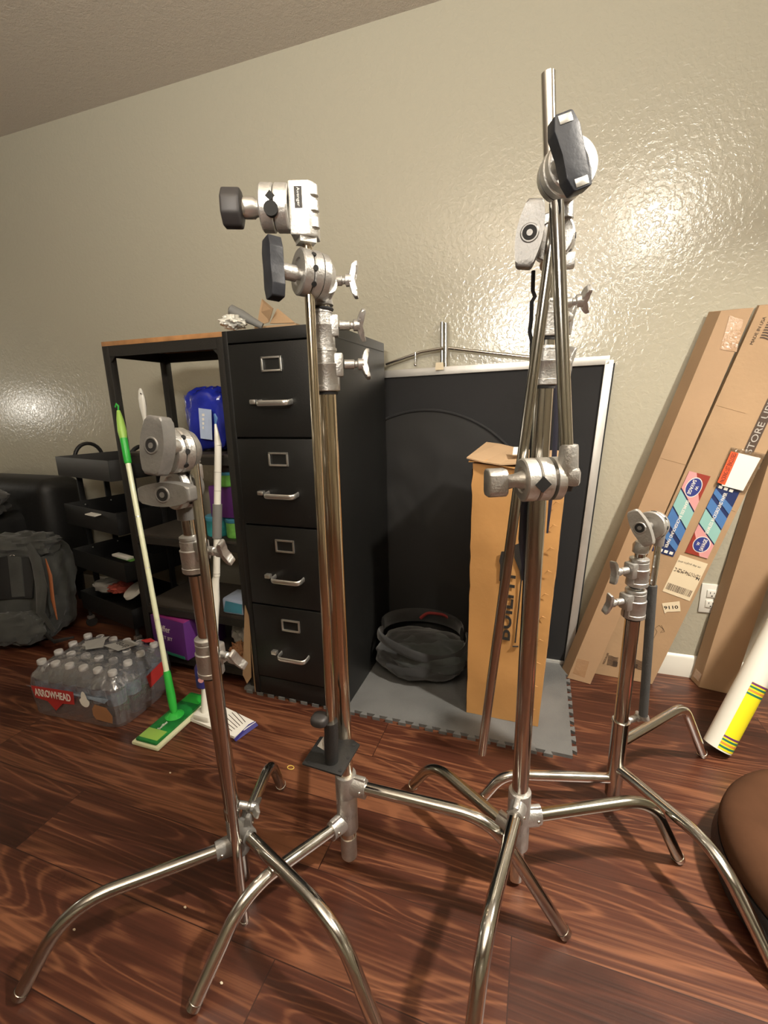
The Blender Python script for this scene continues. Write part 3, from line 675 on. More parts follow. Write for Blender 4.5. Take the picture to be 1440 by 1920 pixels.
MB().path([dc+ax3*.020, dc+ax3*.034, kc+HR*.018, kc], [.017, .0115, .0125, .0155], 22).build('shaft', 'cast_aluminium', gb)
MB().prism([(-.024, -.010), (-.017, -.019), (.017, -.019), (.024, -.010), (.024, .012), (.017, .019), (-.017, .019), (-.024, .012)], .034, FR(kc, ax3, UZ), bev=.004, seg=3).build('square_knob', 'cast_aluminium', gb)
# webbing strap hanging on the tall stand
t = thing('webbing_strap', 'thin dark blue webbing strap hanging down tallest stand', 'strap', AT(1003, 512, Cb))
mb = MB(); mb.path([AT(x, y, Cb, .012) for x, y in ((1000, 508), (999, 545), (1003, 556), (997, 566), (996, 600), (993, 622), (997, 640), (996, 700), (992, 780), (986, 880), (979, 960))], .0035, 8, flat=(1, 1.3)); mb.build('cord', 'black_cloth', t)
mb = MB(); pp = [AT(x, y, Cb, o_) for x, y, o_ in ((1004, 880, .015), (984, 950, .01), (980, 1010, .005), (984, 1060, .0), (981, 1088, 0))]; mb.path(pp, [.006, .009, .009, .007, .002], 10, flat=(.15, 1), up=HF); mb.build('band', 'strap_blue', t)
mb = MB(); pp = [AT(x, y, Cb, o_) for x, y, o_ in ((1040, 700, .025), (1043, 780, .025), (1039, 860, .025), (1033, 930, .02), (1026, 1000, .01))]; mb.path(pp, [.003, .005, .005, .004, .002], 10, flat=(.15, 1), up=HF); mb.build('band', 'strap_blue', t)

# ------------------------------------------------------------------ stand B (tall, centre left)
Bb = (-.385, .80); Br = V((*Bb, 0))
t = thing('c_stand', 'tall c-stand with warm reflections coloured into pole before filing cabinet, its arm hung with black plate', 'stand', (*Bb, 0))
MB().lathe([(.0175, .022), (.0175, 1.118)], Matrix.Translation(Br), 30).build('base_tube', 'chrome_tan_reflection', t)
MB().lathe([(.0192, .026), (.0192, .085)], Matrix.Translation(Br), 30).build('end_sleeve', 'cast_aluminium', t)
for ft, z0, z1, sb, mt_ in (((-.553, .452), .135, .165, .262, 'bright_steel'), ((-.548, 1.150), .180, .195, .300, 'chrome'), ((.106, .792), .233, .246, .330, 'chrome')):
    u = leg(t, Bb, ft, z0, z1, sb, mt_); hub(t, Bb, u, z0)
kd = (.98*HR+.1*HF)
collar(t, Br+V((0, 0, 1.155)), (0, 0, 1), kd, r=.0245, h=.078, tilt=-.35)
MB().lathe([(.0150, 1.10), (.0150, 1.235)], Matrix.Translation(Br), 24).build('riser_tube', 'chrome', t)
c2 = AT(616, 619, Bb); collar(t, V((Bb[0]-.004, Bb[1], c2.z)), (0, 0, 1), kd, r=.0225, h=.070, tilt=.35, rin=.0148)
st_ = AT(611, 575, Bb)
MB().lathe([(.0125, c2.z), (.0125, st_.z+.02)], Matrix.Translation(Br), 24).build('top_stud', 'bright_steel', t)
MB().lathe([(.017, 0), (.019, .003), (.017, .006)], Matrix.Translation((Bb[0], Bb[1], st_.z-.008)), 24).build('ring', 'black_rubber', t)
ax = (-.86*HR - .50*HF + .06*UZ).normalized(); gc = AT(577, 513, Bb, -.045)
discs(t, gc, ax, UZ, r=.0365, th=.017)
MB().path([gc-ax*.018, gc-ax*.030, gc-ax*.044], [.0355, .034, .018], 32).build('head_body', 'cast_aluminium', t)
MB().path([V((Bb[0], Bb[1], st_.z)), V((Bb[0]-.003, Bb[1], st_.z+.020)), gc-ax*.036-UZ*.008], [.018, .0195, .0175], 24, flat=(1, 1.15)).build('head_socket', 'cast_aluminium', t)
wing(t, AT(622, 527, Bb, .005), (.99*HR-.08*HF), L=.062, tilt=-.15)
t_handle(t, AT(513, 504, Bb, -.085), (ax*.93+HF*-.1), (.22*HR-.97*UZ), L=.092, Wd=.040, T=.022, mt='dark_handle', shape='waist', hole=False, shaft=.058)
# its grip arm
hb = AT(571, 398, Bb, -.05)
ga = thing('grip_arm', 'long grip arm on middle left stand with head at top and plate below', 'arm', hb)
axb = (-.998*HR - .03*HF + .02*UZ).normalized()
discs(ga, AT(517, 391, Bb, -.055), axb, UZ, r=.0345, th=.0215, mt='cast_aluminium_bright', holes=False)
dcb = AT(517, 391, Bb, -.055)
for dz_, s_ in ((.005, .0075), (-.012, .011)): 
    MB().lathe([(s_, -.008), (s_, .0006)], FR(dcb-HF*.0340+UZ*dz_*1.0-HR*.001, -HF, UZ), 4 if s_ < .01 else 16).build('rod_hole', 'black_hole', ga)
Fb = FR(hb, UZ, HR)
MB().prism([(-.022, -.020), (.012, -.020), (.022, -.008), (.022, .020), (-.022, .020)], .078, Fb, bev=.003).build('head_body', 'cast_aluminium_bright', ga)
for zz in (-.020, .004, .026): MB().tube(hb+HR*.016+UZ*(zz-.007)-HF*.010, hb+HR*.016+UZ*(zz+.007)-HF*.010, .009, .009).build('rib', 'cast_aluminium_bright', ga)
MB().tube(dcb-axb*.020, hb-HR*.0225, .033, .030, 32).build('arm_disc', 'cast_aluminium_bright', ga)
MB().lathe([(.0195, 0), (.0195, .008)], FR(hb-UZ*.047, UZ), 4).build('socket_lip', 'cast_aluminium_bright', ga)
fc = hb - HF*.0 ; fp = hb-HF*.0206-HR*.006
lb = MB().box((0, 0, 0), (.012, .001, .030), FR(fp+UZ*.014, UZ, HR)).build('brand_plate', 'printed_black', ga)
text('lettering', 'Avenger', fp+UZ*.014-HF*.0008, -UZ, HR, .006, 'white_paper', lb, fit=.027)
MB().path([dcb+axb*.018, dcb+axb*.030, dcb+axb*.034, dcb+axb*.062], [.0125, .0125, .0155, .0155], 22).build('shaft', 'satin_silver', ga)
kc = AT(436, 391, Bb, -.065)
MB().prism([(.030*math.cos(a), .0225*math.sin(a)) for a in [2*PI*(k+.5)/8 for k in range(8)]], .030, FR(kc, axb, UZ), bev=.004, seg=3).build('hex_knob', 'black_knob', ga)
MB().tube(kc, dcb+axb*.05, .013).build('knob_neck', 'satin_silver', ga)
ra, rb2 = AT(575, 445, Bb, -.045), AT(621, 1366, Bb, -.075)
rod(ga, 'rod', ra, rb2, .0086, 'chrome_tan_reflection')
# black mounting plate clamped on the arm's end
pc = AT(621, 1422, Bb, -.075)
tp = thing('mounting_plate', 'black square metal mounting plate on lower end of the middle left arm', 'plate', pc)
P = [V(FL(x, y, pc.z-.008)) for x, y in ((566, 1433), (640, 1456), (675, 1397), (662, 1388), (600, 1382))]
pcen = sum(P, V())/len(P)
mb = MB(); k_ = [V((p.x, p.y, 0)) for p in P]; mb.prism([(p.x, p.y) for p in k_], .005, Matrix.Translation((0, 0, pc.z-.008)), bev=.0015); mb.build('plate', 'black_plate', tp)
for x, y in ((652, 1421), (638, 1445), (664, 1397), (580, 1428)): 
    q = FL(x, y, pc.z-.005); MB().lathe([(.0035, 0), (.0035, .0005)], Matrix.Translation(q), 14).build('screw_hole', 'black_hole', tp)
MB().path([rb2+UZ*.018, rb2-UZ*.01, pc-UZ*.006], .0145, 24).build('receiver', 'black_plate', tp)
kk = AT(600, 1349, Bb, -.075); MB().tube(rb2+UZ*.004, kk+HR*.008, .006).build('knob_shaft', 'black_plate', tp)
MB().blob(kk, (.018, .018, .012), sq=.7, nu=24, nv=14).build('knob', 'black_knob', tp)
quad('sticker', [AT(x, y, Bb, -.062) for x, y in ((607, 1381), (608, 1407), (595, 1399))], 'white_paper', tp, .001)

# ------------------------------------------------------------------ stand A (lowest, left front)
Ab = (-.598, .672); A0 = V((-.598, .672, .03)); A1 = V((-.615, .655, .90)); aax = (A1-A0).normalized()
def AZ(z): return A0 + (A1-A0)*((z-.03)/(.87))
t = thing('c_stand', 'low chrome c-stand at front left beside the case of water', 'stand', (*Ab, 0))
MB().tube(A0, AZ(.585), .0170, seg=28).build('base_tube', 'chrome_dull', t)
MB().lathe([(.0178, 0), (.0195, .001), (.0195, .022), (.0185, .024)], FR(AZ(.205), aax), 28).build('sleeve', 'chrome', t)
for ft, z0, z1, sb, mt_ in (((-.882, .363), .131, .160, .318, 'chrome_dull'), ((-.663, .944), .140, .148, .218, 'chrome_dull'), ((-.205, .520), .178, .180, .318, 'chrome')):
    u = leg(t, Ab, ft, z0, z1, sb, mt_, rad=.05 if sb < .25 else .08)
    hub(t, Ab, u, z0, 'grey_handle', r=.023, h=.045)
wing(t, AZ(.235)+HR*.015, (.8*HR+.1*HF-.3*UZ), L=.05, tilt=1.4)
MB().prism(handle_lens(.062, .016), .012, FR(AZ(.195)+HR*.036-HF*.02, -HF, UZ+HR*.12), bev=.003).build('leg_lever', 'grey_handle', t)
kd = (.93*HR+.1*HF+.15*UZ)
collar(t, AZ(.605), aax, (.80*HR-.4*HF), r=.0262, h=.082, tilt=.6, mt='cast_aluminium', rin=.017)
MB().tube(AZ(.60), AZ(.80), .0145, seg=26).build('riser_tube', 'chrome', t)
collar(t, AZ(.822), aax, (.85*HR-.3*HF), r=.0238, h=.072, tilt=.5, rin=.0145)
MB().tube(AZ(.83), AZ(.925), .0118, seg=24).build('top_stud', 'chrome', t)
ax = (-.55*HR - .82*HF + .02*UZ).normalized(); gc = AT(338, 914, Ab, -.02)
MB().tube(AZ(.89), V((AZ(.9).x, AZ(.9).y, gc.z)), .018).build('head_socket', 'grey_handle', t)
discs(t, gc, ax, UZ, r=.038, th=.017)
t_handle(t, AT(314, 926, Ab, -.085), (-.22*HR-.96*HF+.05*UZ), (HR*.99+UZ*.02), L=.098, Wd=.040, T=.024, mt='grey_handle', shaft=.055)
MB().path([gc-ax*.018, gc-ax*.034], [.037, .022], 32).build('head_body', 'cast_aluminium', t)
MB().box(AT(368, 885, Ab, 0), (.018, .02, .03), bev=.004).build('head_lug', 'cast_aluminium', t)
# its arm
au, al = AT(362, 864, Ab, -.045), FL(459, 1728, .018)
ga = thing('grip_arm', 'grip arm hanging almost to floor before the low front left stand', 'arm', AT(335, 838, Ab, -.03))
dct = AT(327, 845, Ab, -.045)
discs(ga, dct, ax, UZ, r=.0385, th=.017)
t_handle(ga, AT(296, 836, Ab, -.105), (-.30*HR-.93*HF+.12*UZ), (.12*HR+.98*UZ), L=.092, Wd=.046, T=.026, mt='grey_handle', shaft=.055)
MB().path([dct-ax*.018, dct-ax*.030, dct-ax*.04], [.037, .032, .02], 32).build('head_body', 'cast_aluminium', ga)
MB().tube(dct-ax*.02+HR*.008, au-UZ*.005, .0155, .0125).build('arm_socket', 'cast_aluminium', ga)
rod(ga, 'rod', au, al, .0092, 'chrome')
MB().lathe([(.0095, 0), (.0098, .002), (.0098, .006)], FR(al, au-al), 22).build('rod_cap', 'chrome_dull', ga)

# ------------------------------------------------------------------ leaning cartons on the right
def lean_box(name, label, a, b, c, dv_, mt, grp=None, endmt='cardboard_edge'):
    "a bottom-left, b bottom-right, c top-left of the front face; dv_ depth vector"
    a, b, c, dv_ = V(a), V(b), V(c), V(dv_); d = b+(c-a)
    t = thing(name, label, 'box', (a+b)/2, grp)
    mb = MB(); n = 14; vs_ = []
    for k in range(n+1):
        s_ = k/n; wob = .0015*noise.noise(V((k*.8, a.x*9, 0)))
        p, q = a.lerp(c, s_), b.lerp(d, s_); nn_ = (b-a).cross(c-a).normalized()
        vs_ += [p+nn_*wob, q+nn_*wob, q+dv_, p+dv_]
    fs = [(k*4+i, k*4+(i+1) % 4, (k+1)*4+(i+1) % 4, (k+1)*4+i) for k in range(n) for i in range(4)] + [(3, 2, 1, 0), tuple(4*n+i for i in range(4))]
    mb.faces(vs_, fs); mb.build('carton_body', mt, t, ang=25)
    return t, d
Yt = 1.862
# wide carton behind
a2 = FL(1115, 1260, .002); a2 = V((.262, 1.835, .002)); b2 = V((.468, 1.822, .002))
c2_ = WY(1424, 573, 1.895)
dd2 = V((.01, .045, .012))
n2 = None
L2, d2 = lean_box('long_carton', 'wide long brown carton with colourful paper labels leaning against wall', a2, b2, c2_, (.004, .028, .006), 'cardboard')
n2 = (b2-a2).cross(c2_-a2).normalized()
if n2.y > 0: n2 = -n2
def P2(x, y, off=.0012): return PLN(x, y, a2, n2)+n2*off
ux2 = (b2-a2).normalized(); uy2 = (c2_-a2); uy2 = (uy2-ux2*uy2.dot(ux2)).normalized(); ul2 = (c2_-a2).normalized(); uw2 = (n2.cross(ul2)).normalized()
if uw2.x < 0: uw2 = -uw2
# narrow carton in front
a1 = V((.157, 1.770, .002)); b1 = V((.240, 1.752, .002)); c1_ = WY(1352, 583, 1.862)
L1, d1 = lean_box('long_carton', 'narrow long brown carton leaning against wall, leftmost of the cartons', a1, b1, c1_, (-.020, .052, .008), 'cardboard_pale')
n1 = (b1-a1).cross(c1_-a1).normalized()
if n1.y > 0: n1 = -n1
def P1(x, y, off=.001): return PLN(x, y, a1, n1)+n1*off
quad('packing_tape', [P1(x, y) for x, y in ((1368, 592), (1394, 600), (1381, 660), (1350, 655))], 'packing_tape', L1, .0006)
quad('packing_tape', [P1(x, y) for x, y in ((1083, 1234), (1105, 1240), (1096, 1271), (1074, 1262))], 'packing_tape', L1, .0006)
for y0_, x0_, x1_ in ((761, 1282, 1330), (858, 1236, 1288)):
    MB().path([P1(x0_, y0_, 0), P1(x1_, y0_+14, 0)], .0005, 6).build('crease', 'cardboard_pale', L1)
for pts in (((1344, 760), (1398, 775)), ((1310, 842), (1352, 853)), ((1322, 936), (1380, 960))):
    MB().path([P2(*pts[0], 0), P2(*pts[1], 0)], .0005, 6).build('crease', 'cardboard', L2)
# printed marks and labels on the wide carton
def strip(name, mt, parent, pts, PF, t_=.0005): return quad(name, [PF(*p) for p in pts], mt, parent, t_)
def savage(parent, TL, TR, BR, BL, flip, lid):
    TL, TR, BR, BL = [P2(*p, .0014) for p in (TL, TR, BR, BL)]
    s0_ = quad('paper_label', [TL, TR, BR, BL], 'deep_blue_print', parent, .0006, n2)
    if flip: TL, TR, BR, BL = BR, BL, TL, TR
    def at(u_, v_, o=.0018): return (TL.lerp(TR, u_)).lerp(BL.lerp(BR, u_), v_)+n2*o
    bands = [('maroon_print', [(0, 0), (1, 0), (1, .36), (.35, .0)]), ('pink_print', [(0, 0), (.35, 0), (1, .30), (1, .42), (0, .20)]), ('aqua_print', [(0, .22), (1, .44), (1, .64), (0, .42)]), ('mid_blue_print', [(0, .44), (1, .66), (1, .80), (0, .60)]), ('mid_blue_print', [(0, .66), (1, .86), (1, .93), (0, .76)])]
    for k, (mt_, ps) in enumerate(bands): quad('colour_band', [at(u_, v_, .0018+.0001*k) for u_, v_ in ps], mt_, s0_, .0002, n2)
    ce = at(.5, .165, .0026); lx = (TR-TL).normalized(); ly = (TL-BL).normalized(); W_ = (TR-TL).length; H_ = (TL-BL).length
    for k, (rw, rh, mt_) in enumerate(((.36, .118, 'white_paper'), (.33, .108, 'logo_blue'))):
        mb = MB(); mb.faces([ce+lx*(rw*W_*math.cos(a))+ly*(rh*H_*math.sin(a))+n2*(.0004*k) for a in [2*PI*i/32 for i in range(32)]], [tuple(range(32))]); mb.build('logo_oval', mt_, s0_, smooth=False)
    text('lettering', 'SAVAGE', ce+n2*.0008+lx*W_*.10, ly if flip else -ly, lx if flip else -lx, W_*.20, 'white_paper', s0_, fit=H_*.17, ext=.0001) if False else text('lettering', 'SAVAGE', ce+n2*.0008-lx*W_*.08, -ly, lx, W_*.17, 'white_paper', s0_, fit=H_*.17, ext=.0001, bold=.02)
    text('lettering', 'W', ce+n2*.0008+lx*W_*.14, -ly, lx, W_*.14, 'white_paper', s0_, fit=H_*.05, ext=.0001, bold=.02)
    text('lettering', 'SEAMLESS BACKGROUND PAPER', at(.52, .62, .0026), -ly, lx, W_*.15, 'white_paper', s0_, fit=H_*.60, ext=.0001, bold=.02)
    for k in range(3): quad('icon', [at(.28+.24*k+a, .945+b_, .0026) for a, b_ in ((0, 0), (.16, 0), (.16, .035), (0, .035))], 'white_paper', s0_, .0002, n2)
savage(L2, (1292, 883), (1332, 893), (1262, 1044), (1222, 1032), False, 0)
savage(L2, (1346, 906), (1388, 920), (1326, 1047), (1284, 1035), True, 1)
sl = quad('shipping_label', [P2(x, y) for x, y in ((1275, 1040), (1327, 1057), (1293, 1127), (1242, 1108))], 'cream_paper', L2, .0006, n2)
lu = (P2(1327, 1057)-P2(1275, 1040)).normalized(); lv = (P2(1275, 1040)-P2(1242, 1108)).normalized()
mb = MB(); bo = P2(1246, 1103, .0022)
rr_ = random.Random(3); x = .002
while x < .085:
    w_ = rr_.choice((.0009, .0016, .0024)); p = bo+lu*x; mb.faces([p, p+lu*w_, p+lu*w_+lv*.026, p+lv*.026], [(0, 1, 2, 3)]); x += w_+rr_.choice((.0012, .002))
mb.build('barcode', 'printed_brown', sl, smooth=False)
mb = MB(); bo = P2(1263, 1070, .0022)
for i in range(30):
    for j in range(5):
        if rr_.random() < .5: p = bo+lu*(i*.0028)+lv*(j*.003); mb.faces([p, p+lu*.0024, p+lu*.0024+lv*.0026, p+lv*.0026], [(0, 1, 2, 3)])
mb.build('printed_block', 'printed_brown', sl, smooth=False)
text('lettering', 'H', P2(1308, 1085, .0022), lu, lv, .012, 'printed_black', sl, ext=.0001, bold=.03)
text('lettering', '2nd day air', P2(1301, 1060, .0022), lu, lv, .009, 'printed_black', sl, ext=.0001, fit=.045)
text('lettering', 'SHIP TO', P2(1280, 1054, .0022), lu, lv, .006, 'printed_brown', sl, ext=.0001, fit=.03)
tg = quad('number_tag', [P2(x, y) for x, y in ((1241, 1131), (1274, 1127), (1276, 1146), (1251, 1147), (1246, 1150))], 'cream_paper', L2, .0006, n2)
text('lettering', '0116', P2(1258, 1138.5, .0022), (P2(1241, 1137)-P2(1274, 1135)), (P2(1258, 1150)-P2(1258, 1130)), .013, 'printed_black', tg, ext=.0001, fit=.046, bold=.02)
dk = quad('printed_strip', [P2(x, y) for x, y in ((1395, 842), (1413, 848), (1458, 752), (1440, 746))], 'printed_brown', L2, .0005, n2)
sd_ = (P2(1449, 749)-P2(1404, 845)).normalized()
text('lettering', 'STORE UPRIGHT', P2(1423, 804, .0022)+sd_*.05, sd_, P2(1395, 842)-P2(1413, 848), .019, 'printed_grey', dk, ext=.0001, fit=.27)
dk = quad('printed_strip', [P2(x, y) for x, y in ((1215, 1071), (1226, 1078), (1190, 1162), (1174, 1160))], 'printed_brown', L2, .0005, n2)
sd_ = (P2(1182, 1161)-P2(1220, 1074)).normalized()
text('lettering', 'STORE UPRIGHT', P2(1204, 1106, .0022)+sd_*.03, sd_, P2(1226, 1078)-P2(1215, 1071), .016, 'printed_grey', dk, ext=.0001, fit=.22)
def flag(parent, PF, x, y, mir, s_=1.0):
    e = (PF(x+14, y+3)-PF(x, y)).normalized(); v = n2.cross(e); v = v if v.z > 0 else -v; o = PF(x, y, .0016); mb = MB()
    for k in range(7):
        for i in range(6):
            p = o+e*(.006*i*s_)+v*(.0062*k*s_+.0015*math.sin(i*1.1)*s_); w_ = .006*s_
            p2_ = p+e*w_+v*(.0015*(math.sin((i+1)*1.1)-math.sin(i*1.1)))*s_; mb.faces([p, p2_, p2_+v*.003*s_, p+v*.003*s_], [(0, 1, 2, 3)])
    mb.faces([o+e*(-.001 if mir else .020)*s_+v*.002, o+e*(.016 if mir else .037)*s_+v*.002, o+e*(.016 if mir else .037)*s_+v*.022*s_, o+e*(-.001 if mir else .020)*s_+v*.022*s_], [(0, 1, 2, 3)])
    mb.build('printed_flag', 'printed_brown', parent, smooth=False)
flag(L2, P2, 1138, 1246, False); flag(L2, P2, 1187, 1252, True, .9); flag(L2, P2, 1424, 634, False, 1.3)
text('lettering', 'MADE IN USA', P2(1136, 1234, .0016), (P2(1143, 1222)-P2(1131, 1249)), (P2(1130, 1230)-P2(1140, 1236)), .007, 'printed_brown', L2, ext=.0001, fit=.052)
text('lettering', 'MADE IN USA', P2(1421, 620, .0016), (P2(1432, 602)-P2(1413, 640)), (P2(1416, 618)-P2(1424, 621)), .009, 'printed_brown', L2, ext=.0001, fit=.088)
MB().path([P2(x, y, .001) for x, y in ((1226, 1196), (1232, 1184), (1228, 1178), (1236, 1172), (1244, 1180), (1238, 1186), (1246, 1184), (1240, 1172))], .0006, 6).build('pen_mark', 'printed_brown', L2)
# packing list pouch
en = tag(quad('packing_pouch', [P2(x, y, .004) for x, y in ((1370, 838), (1438, 852), (1396, 926), (1337, 912))], 'clear_film', None, .001, n2), 'clear packing list pouch with red stripe stuck on the wide carton', 'envelope')
quad('paper_insert', [P2(x, y, .0056) for x, y in ((1383, 849), (1425, 859), (1392, 920), (1352, 910))], 'white_paper', en, .0006, n2)
rs = quad('red_stripe', [P2(x, y, .0066) for x, y in ((1370, 846), (1384, 850), (1358, 909), (1344, 904))], 'orange_red_print', en, .0004, n2)
text('lettering', 'PACKING LIST ENCLOSED', P2(1364, 877, .0074), (P2(1377, 848)-P2(1351, 907)), (P2(1360, 870)-P2(1376, 875)), .013, 'printed_black', rs, ext=.0001, fit=.105)
# third carton
a3 = V((.634, 1.853, .002)); b3 = V((.735, 1.835, .002)); c3 = a3+V((.124, .03, 1.0)); 
a3b = V((.620, 1.905, .002))
L3, d3 = lean_box('long_carton', 'brown carton leaning on the wall behind the white roll', a3, b3, c3, a3b-a3, 'cardboard_pale')
n3 = (b3-a3).cross(c3-a3).normalized()
quad('packing_tape', [a3.lerp(a3b, .1)+V((-.001, 0, .02)), a3.lerp(a3b, .8)+V((-.001, 0, .02)), a3.lerp(a3b, .8)+V((.012, .001, .075)), a3.lerp(a3b, .1)+V((.012, .001, .075))], 'packing_tape', L3, .0006)
# white roll
ra_ = V((.580, 1.482, .012)); rtp = V((1.06, 1.846, 1.18)); rax = (rtp-ra_).normalized(); RRr = .0385
t = thing('paper_roll', 'white wrapped roll with yellow striped label leaning at the right', 'roll', ra_)
MB().tube(ra_+UZ*.010, rtp, RRr, seg=36).build('roll_body', 'white_plastic', t)
Mr = FR(ra_+UZ*.010, rax, (-.6*HR-.8*HF)); vx = (CAM-ra_); vx = (vx-rax*vx.dot(rax)).normalized(); vy = rax.cross(vx)
if vy.dot(HR) < 0: vy = -vy
def arc(z0, z1, a0, a1, mt_, nm, off=.0006, skew=0):
    mb = MB(); n = 18; A = []; B = []
    for i in range(n+1):
        a = a0+(a1-a0)*i/n; dv2 = vx*math.cos(a)+vy*math.sin(a); k = skew*(i/n)
        A.append(ra_+UZ*.010+rax*(z0+k)+dv2*(RRr+off)); B.append(ra_+UZ*.010+rax*(z1+k)+dv2*(RRr+off))
    mb.faces(A+B, [(i, i+1, n+2+i, n+1+i) for i in range(n)]); return mb.build(nm, mt_, t)
a0_, a1_ = math.radians(2), math.radians(100)
arc(.005, .235, a0_, a1_, 'yellow_print', 'yellow_label'); arc(.365, .60, math.radians(35), math.radians(110), 'yellow_print', 'yellow_label')
for z_ in (.012, .195):
    for k, mt_ in enumerate(('green_stripe', 'orange_stripe', 'green_stripe', 'purple_stripe')): arc(z_+k*.011, z_+k*.011+.006, a0_, a1_, mt_, 'label_stripe', .0011, 0)
arc(.36, .366, math.radians(35), math.radians(110), 'green_stripe', 'label_stripe', .0011)

# ------------------------------------------------------------------ round pet bed
bc = V((.745, 1.015, 0)); 
t = thing('pet_bed', 'round brown velvety pet bed on the floor at right edge', 'pet bed', bc)
mb = MB(); vs_ = []; fs = []; nu, nvv = 72, 24; R0, r0 = .248, .050
for i in range(nu):
    a = 2*PI*i/nu
    for j in range(nvv):
        b_ = 2*PI*j/nvv; k = 1+.08*noise.noise(V((math.cos(a)*2.5, math.sin(a)*2.5, b_*.4)))
        vs_.append(bc+V(((R0+r0*k*1.05*math.cos(b_))*math.cos(a), (R0+r0*k*1.05*math.cos(b_))*math.sin(a), .105+r0*k*.95*math.sin(b_))))
for i in range(nu):
    for j in range(nvv): fs.append((i*nvv+j, ((i+1) % nu)*nvv+j, ((i+1) % nu)*nvv+(j+1) % nvv, i*nvv+(j+1) % nvv))
mb.faces(vs_, fs); mb.build('bolster', 'velvet_brown', t)
MB().lathe([(.27, .002), (.300, .012), (.309, .05), (.300, .085), (.24, .06)], Matrix.Translation(bc), 64).build('base_cushion', 'leather_dark', t)
MB().blob(bc+V((0, 0, .06)), (.18, .18, .045), amp=.1).build('inner_cushion', 'velvet_brown', t)
cl = MB().blob(bc+V((-.085, .04, .118)), (.06, .06, .03), amp=.3, seed=4); tag(cl.build('crumpled_cloth', 'cloth_mixed_red'), 'red and white cloth lying inside the round pet bed', 'cloth')

# ------------------------------------------------------------------ shelving unit
sx0, sx1, sy0, sy1, sz1 = -1.552, -1.012, 1.335, 1.635, 1.338
t = thing('shelving_unit', 'black metal shelving unit with thin wooden top left of cabinet', 'shelf', ((sx0+sx1)/2, (sy0+sy1)/2, 0))
pw_ = .030
MB().box(((sx0+sx1)/2, (sy0+sy1)/2, sz1-.008), (sx1-sx0, sy1-sy0, .016), bev=.001).build('wooden_top', 'shelf_wood', t)
for x in (sx0+pw_/2, sx1-pw_/2):
    for y in (sy0+pw_/2, sy1-pw_/2): MB().box((x, y, (sz1-.016)/2+.002), (pw_, pw_, sz1-.02), bev=.0015).build('post', 'metal_frame_black', t)
def rails(z, h=.034):
    for y in (sy0+.006, sy1-.006): MB().box(((sx0+sx1)/2, y, z), (sx1-sx0-2*pw_, .010, h)).build('rail', 'metal_frame_black', t)
    for x in (sx0+.006, sx1-.006): MB().box((x, (sy0+sy1)/2, z), (.010, sy1-sy0-2*pw_, h)).build('rail', 'metal_frame_black', t)
rails(sz1-.034, .036)
for x, s_ in ((sx0+pw_, 1), (sx1-pw_, -1)):
    MB().prism([(0, 0), (s_*.022, 0), (0, -.022)], .004, FR((x, sy0+.006, sz1-.052), (0, -1, 0), (1, 0, 0)) if False else Matrix.Translation((x, sy0+.006, sz1-.052)) @ Matrix.Rotation(PI/2, 4, 'X')).build('gusset', 'metal_frame_black', t)
shelf_z = (.930, .605, .30, .085)
for z in shelf_z:
    MB().box(((sx0+sx1)/2, (sy0+sy1)/2, z-.009), (sx1-sx0-.012, sy1-sy0-.02, .018), bev=.001).build('shelf_board', 'shelf_board', t); rails(z-.024, .028)
# --- items on the shelves
def at_shelf(x, y, Y): return WY(x, y, Y)
# blue wrapped pack
p = thing('wrapped_pack', 'shiny blue plastic wrapped multipack on the upper shelf', 'package', (-1.18, 1.48, .93))
MB().blob((-1.195, 1.49, 1.052), (.098, .085, .118), amp=.10, fr=3, sq=.5, seed=2, nu=48, nv=30).build('wrapping', 'blue_wrap', p)
quad('clear_window', [at_shelf(x, y, 1.385) for x, y in ((372, 765), (396, 768), (398, 825), (376, 822))], 'clear_blue', p, .001)
for k_ in range(4): MB().box(at_shelf(381, 778+k_*8, 1.382), (.010-.0015*k_, .001, .009)).build('printed_mark', 'white_paper', p)
# white brush handle upright on shelf
p0, p1 = at_shelf(281, 850, 1.42), at_shelf(263, 728, 1.42)
pts = [p1+(p0-p1)*k for k in (0, .04, .15, .28, .42, .50, .56, .75, 1)]
MBh = MB().path(pts, [.004, .010, .0155, .016, .010, .0085, .014, .016, .012], 14, flat=(1, .6), up=(1, 0, 0))
br_ = thing('scrub_brush', 'white plastic brush standing with handle up on the upper shelf', 'brush', (p0.x, p0.y, .93))
MBh.build('handle', 'white_plastic', br_); q = at_shelf(264, 738, 1.408); MB().lathe([(.0028, 0), (.0028, .0005)], FR(q, (0, -1, 0)), 12).build('hanging_hole', 'black_hole', br_)
MB().box((p0.x+.02, p0.y, .945), (.09, .04, .028), bev=.008).build('brush_head', 'white_plastic', br_)
sp = MB().blob((-1.43, 1.45, .945), (.035, .03, .016), amp=.2); tag(sp.build('sponge', 'pink_print'), 'small pinkish sponge at left end of the upper shelf', 'sponge')
# tubs and boxes on the middle shelf
def tub(x, y, z, r, h, body_, lid, nm, label, grp=None):
    k = thing(nm, label, 'tub', (x, y, z), grp); M = Matrix.Translation((x, y, z))
    MB().lathe([(r*.92, 0), (r, .004), (r, h*.80), (r*.97, h*.82)], M, 28).build('tub_body', body_, k)
    MB().lathe([(r*1.04, h*.80), (r*1.06, h*.82), (r*1.06, h*.97), (r*1.0, h)], M, 28).build('lid', lid, k); return k
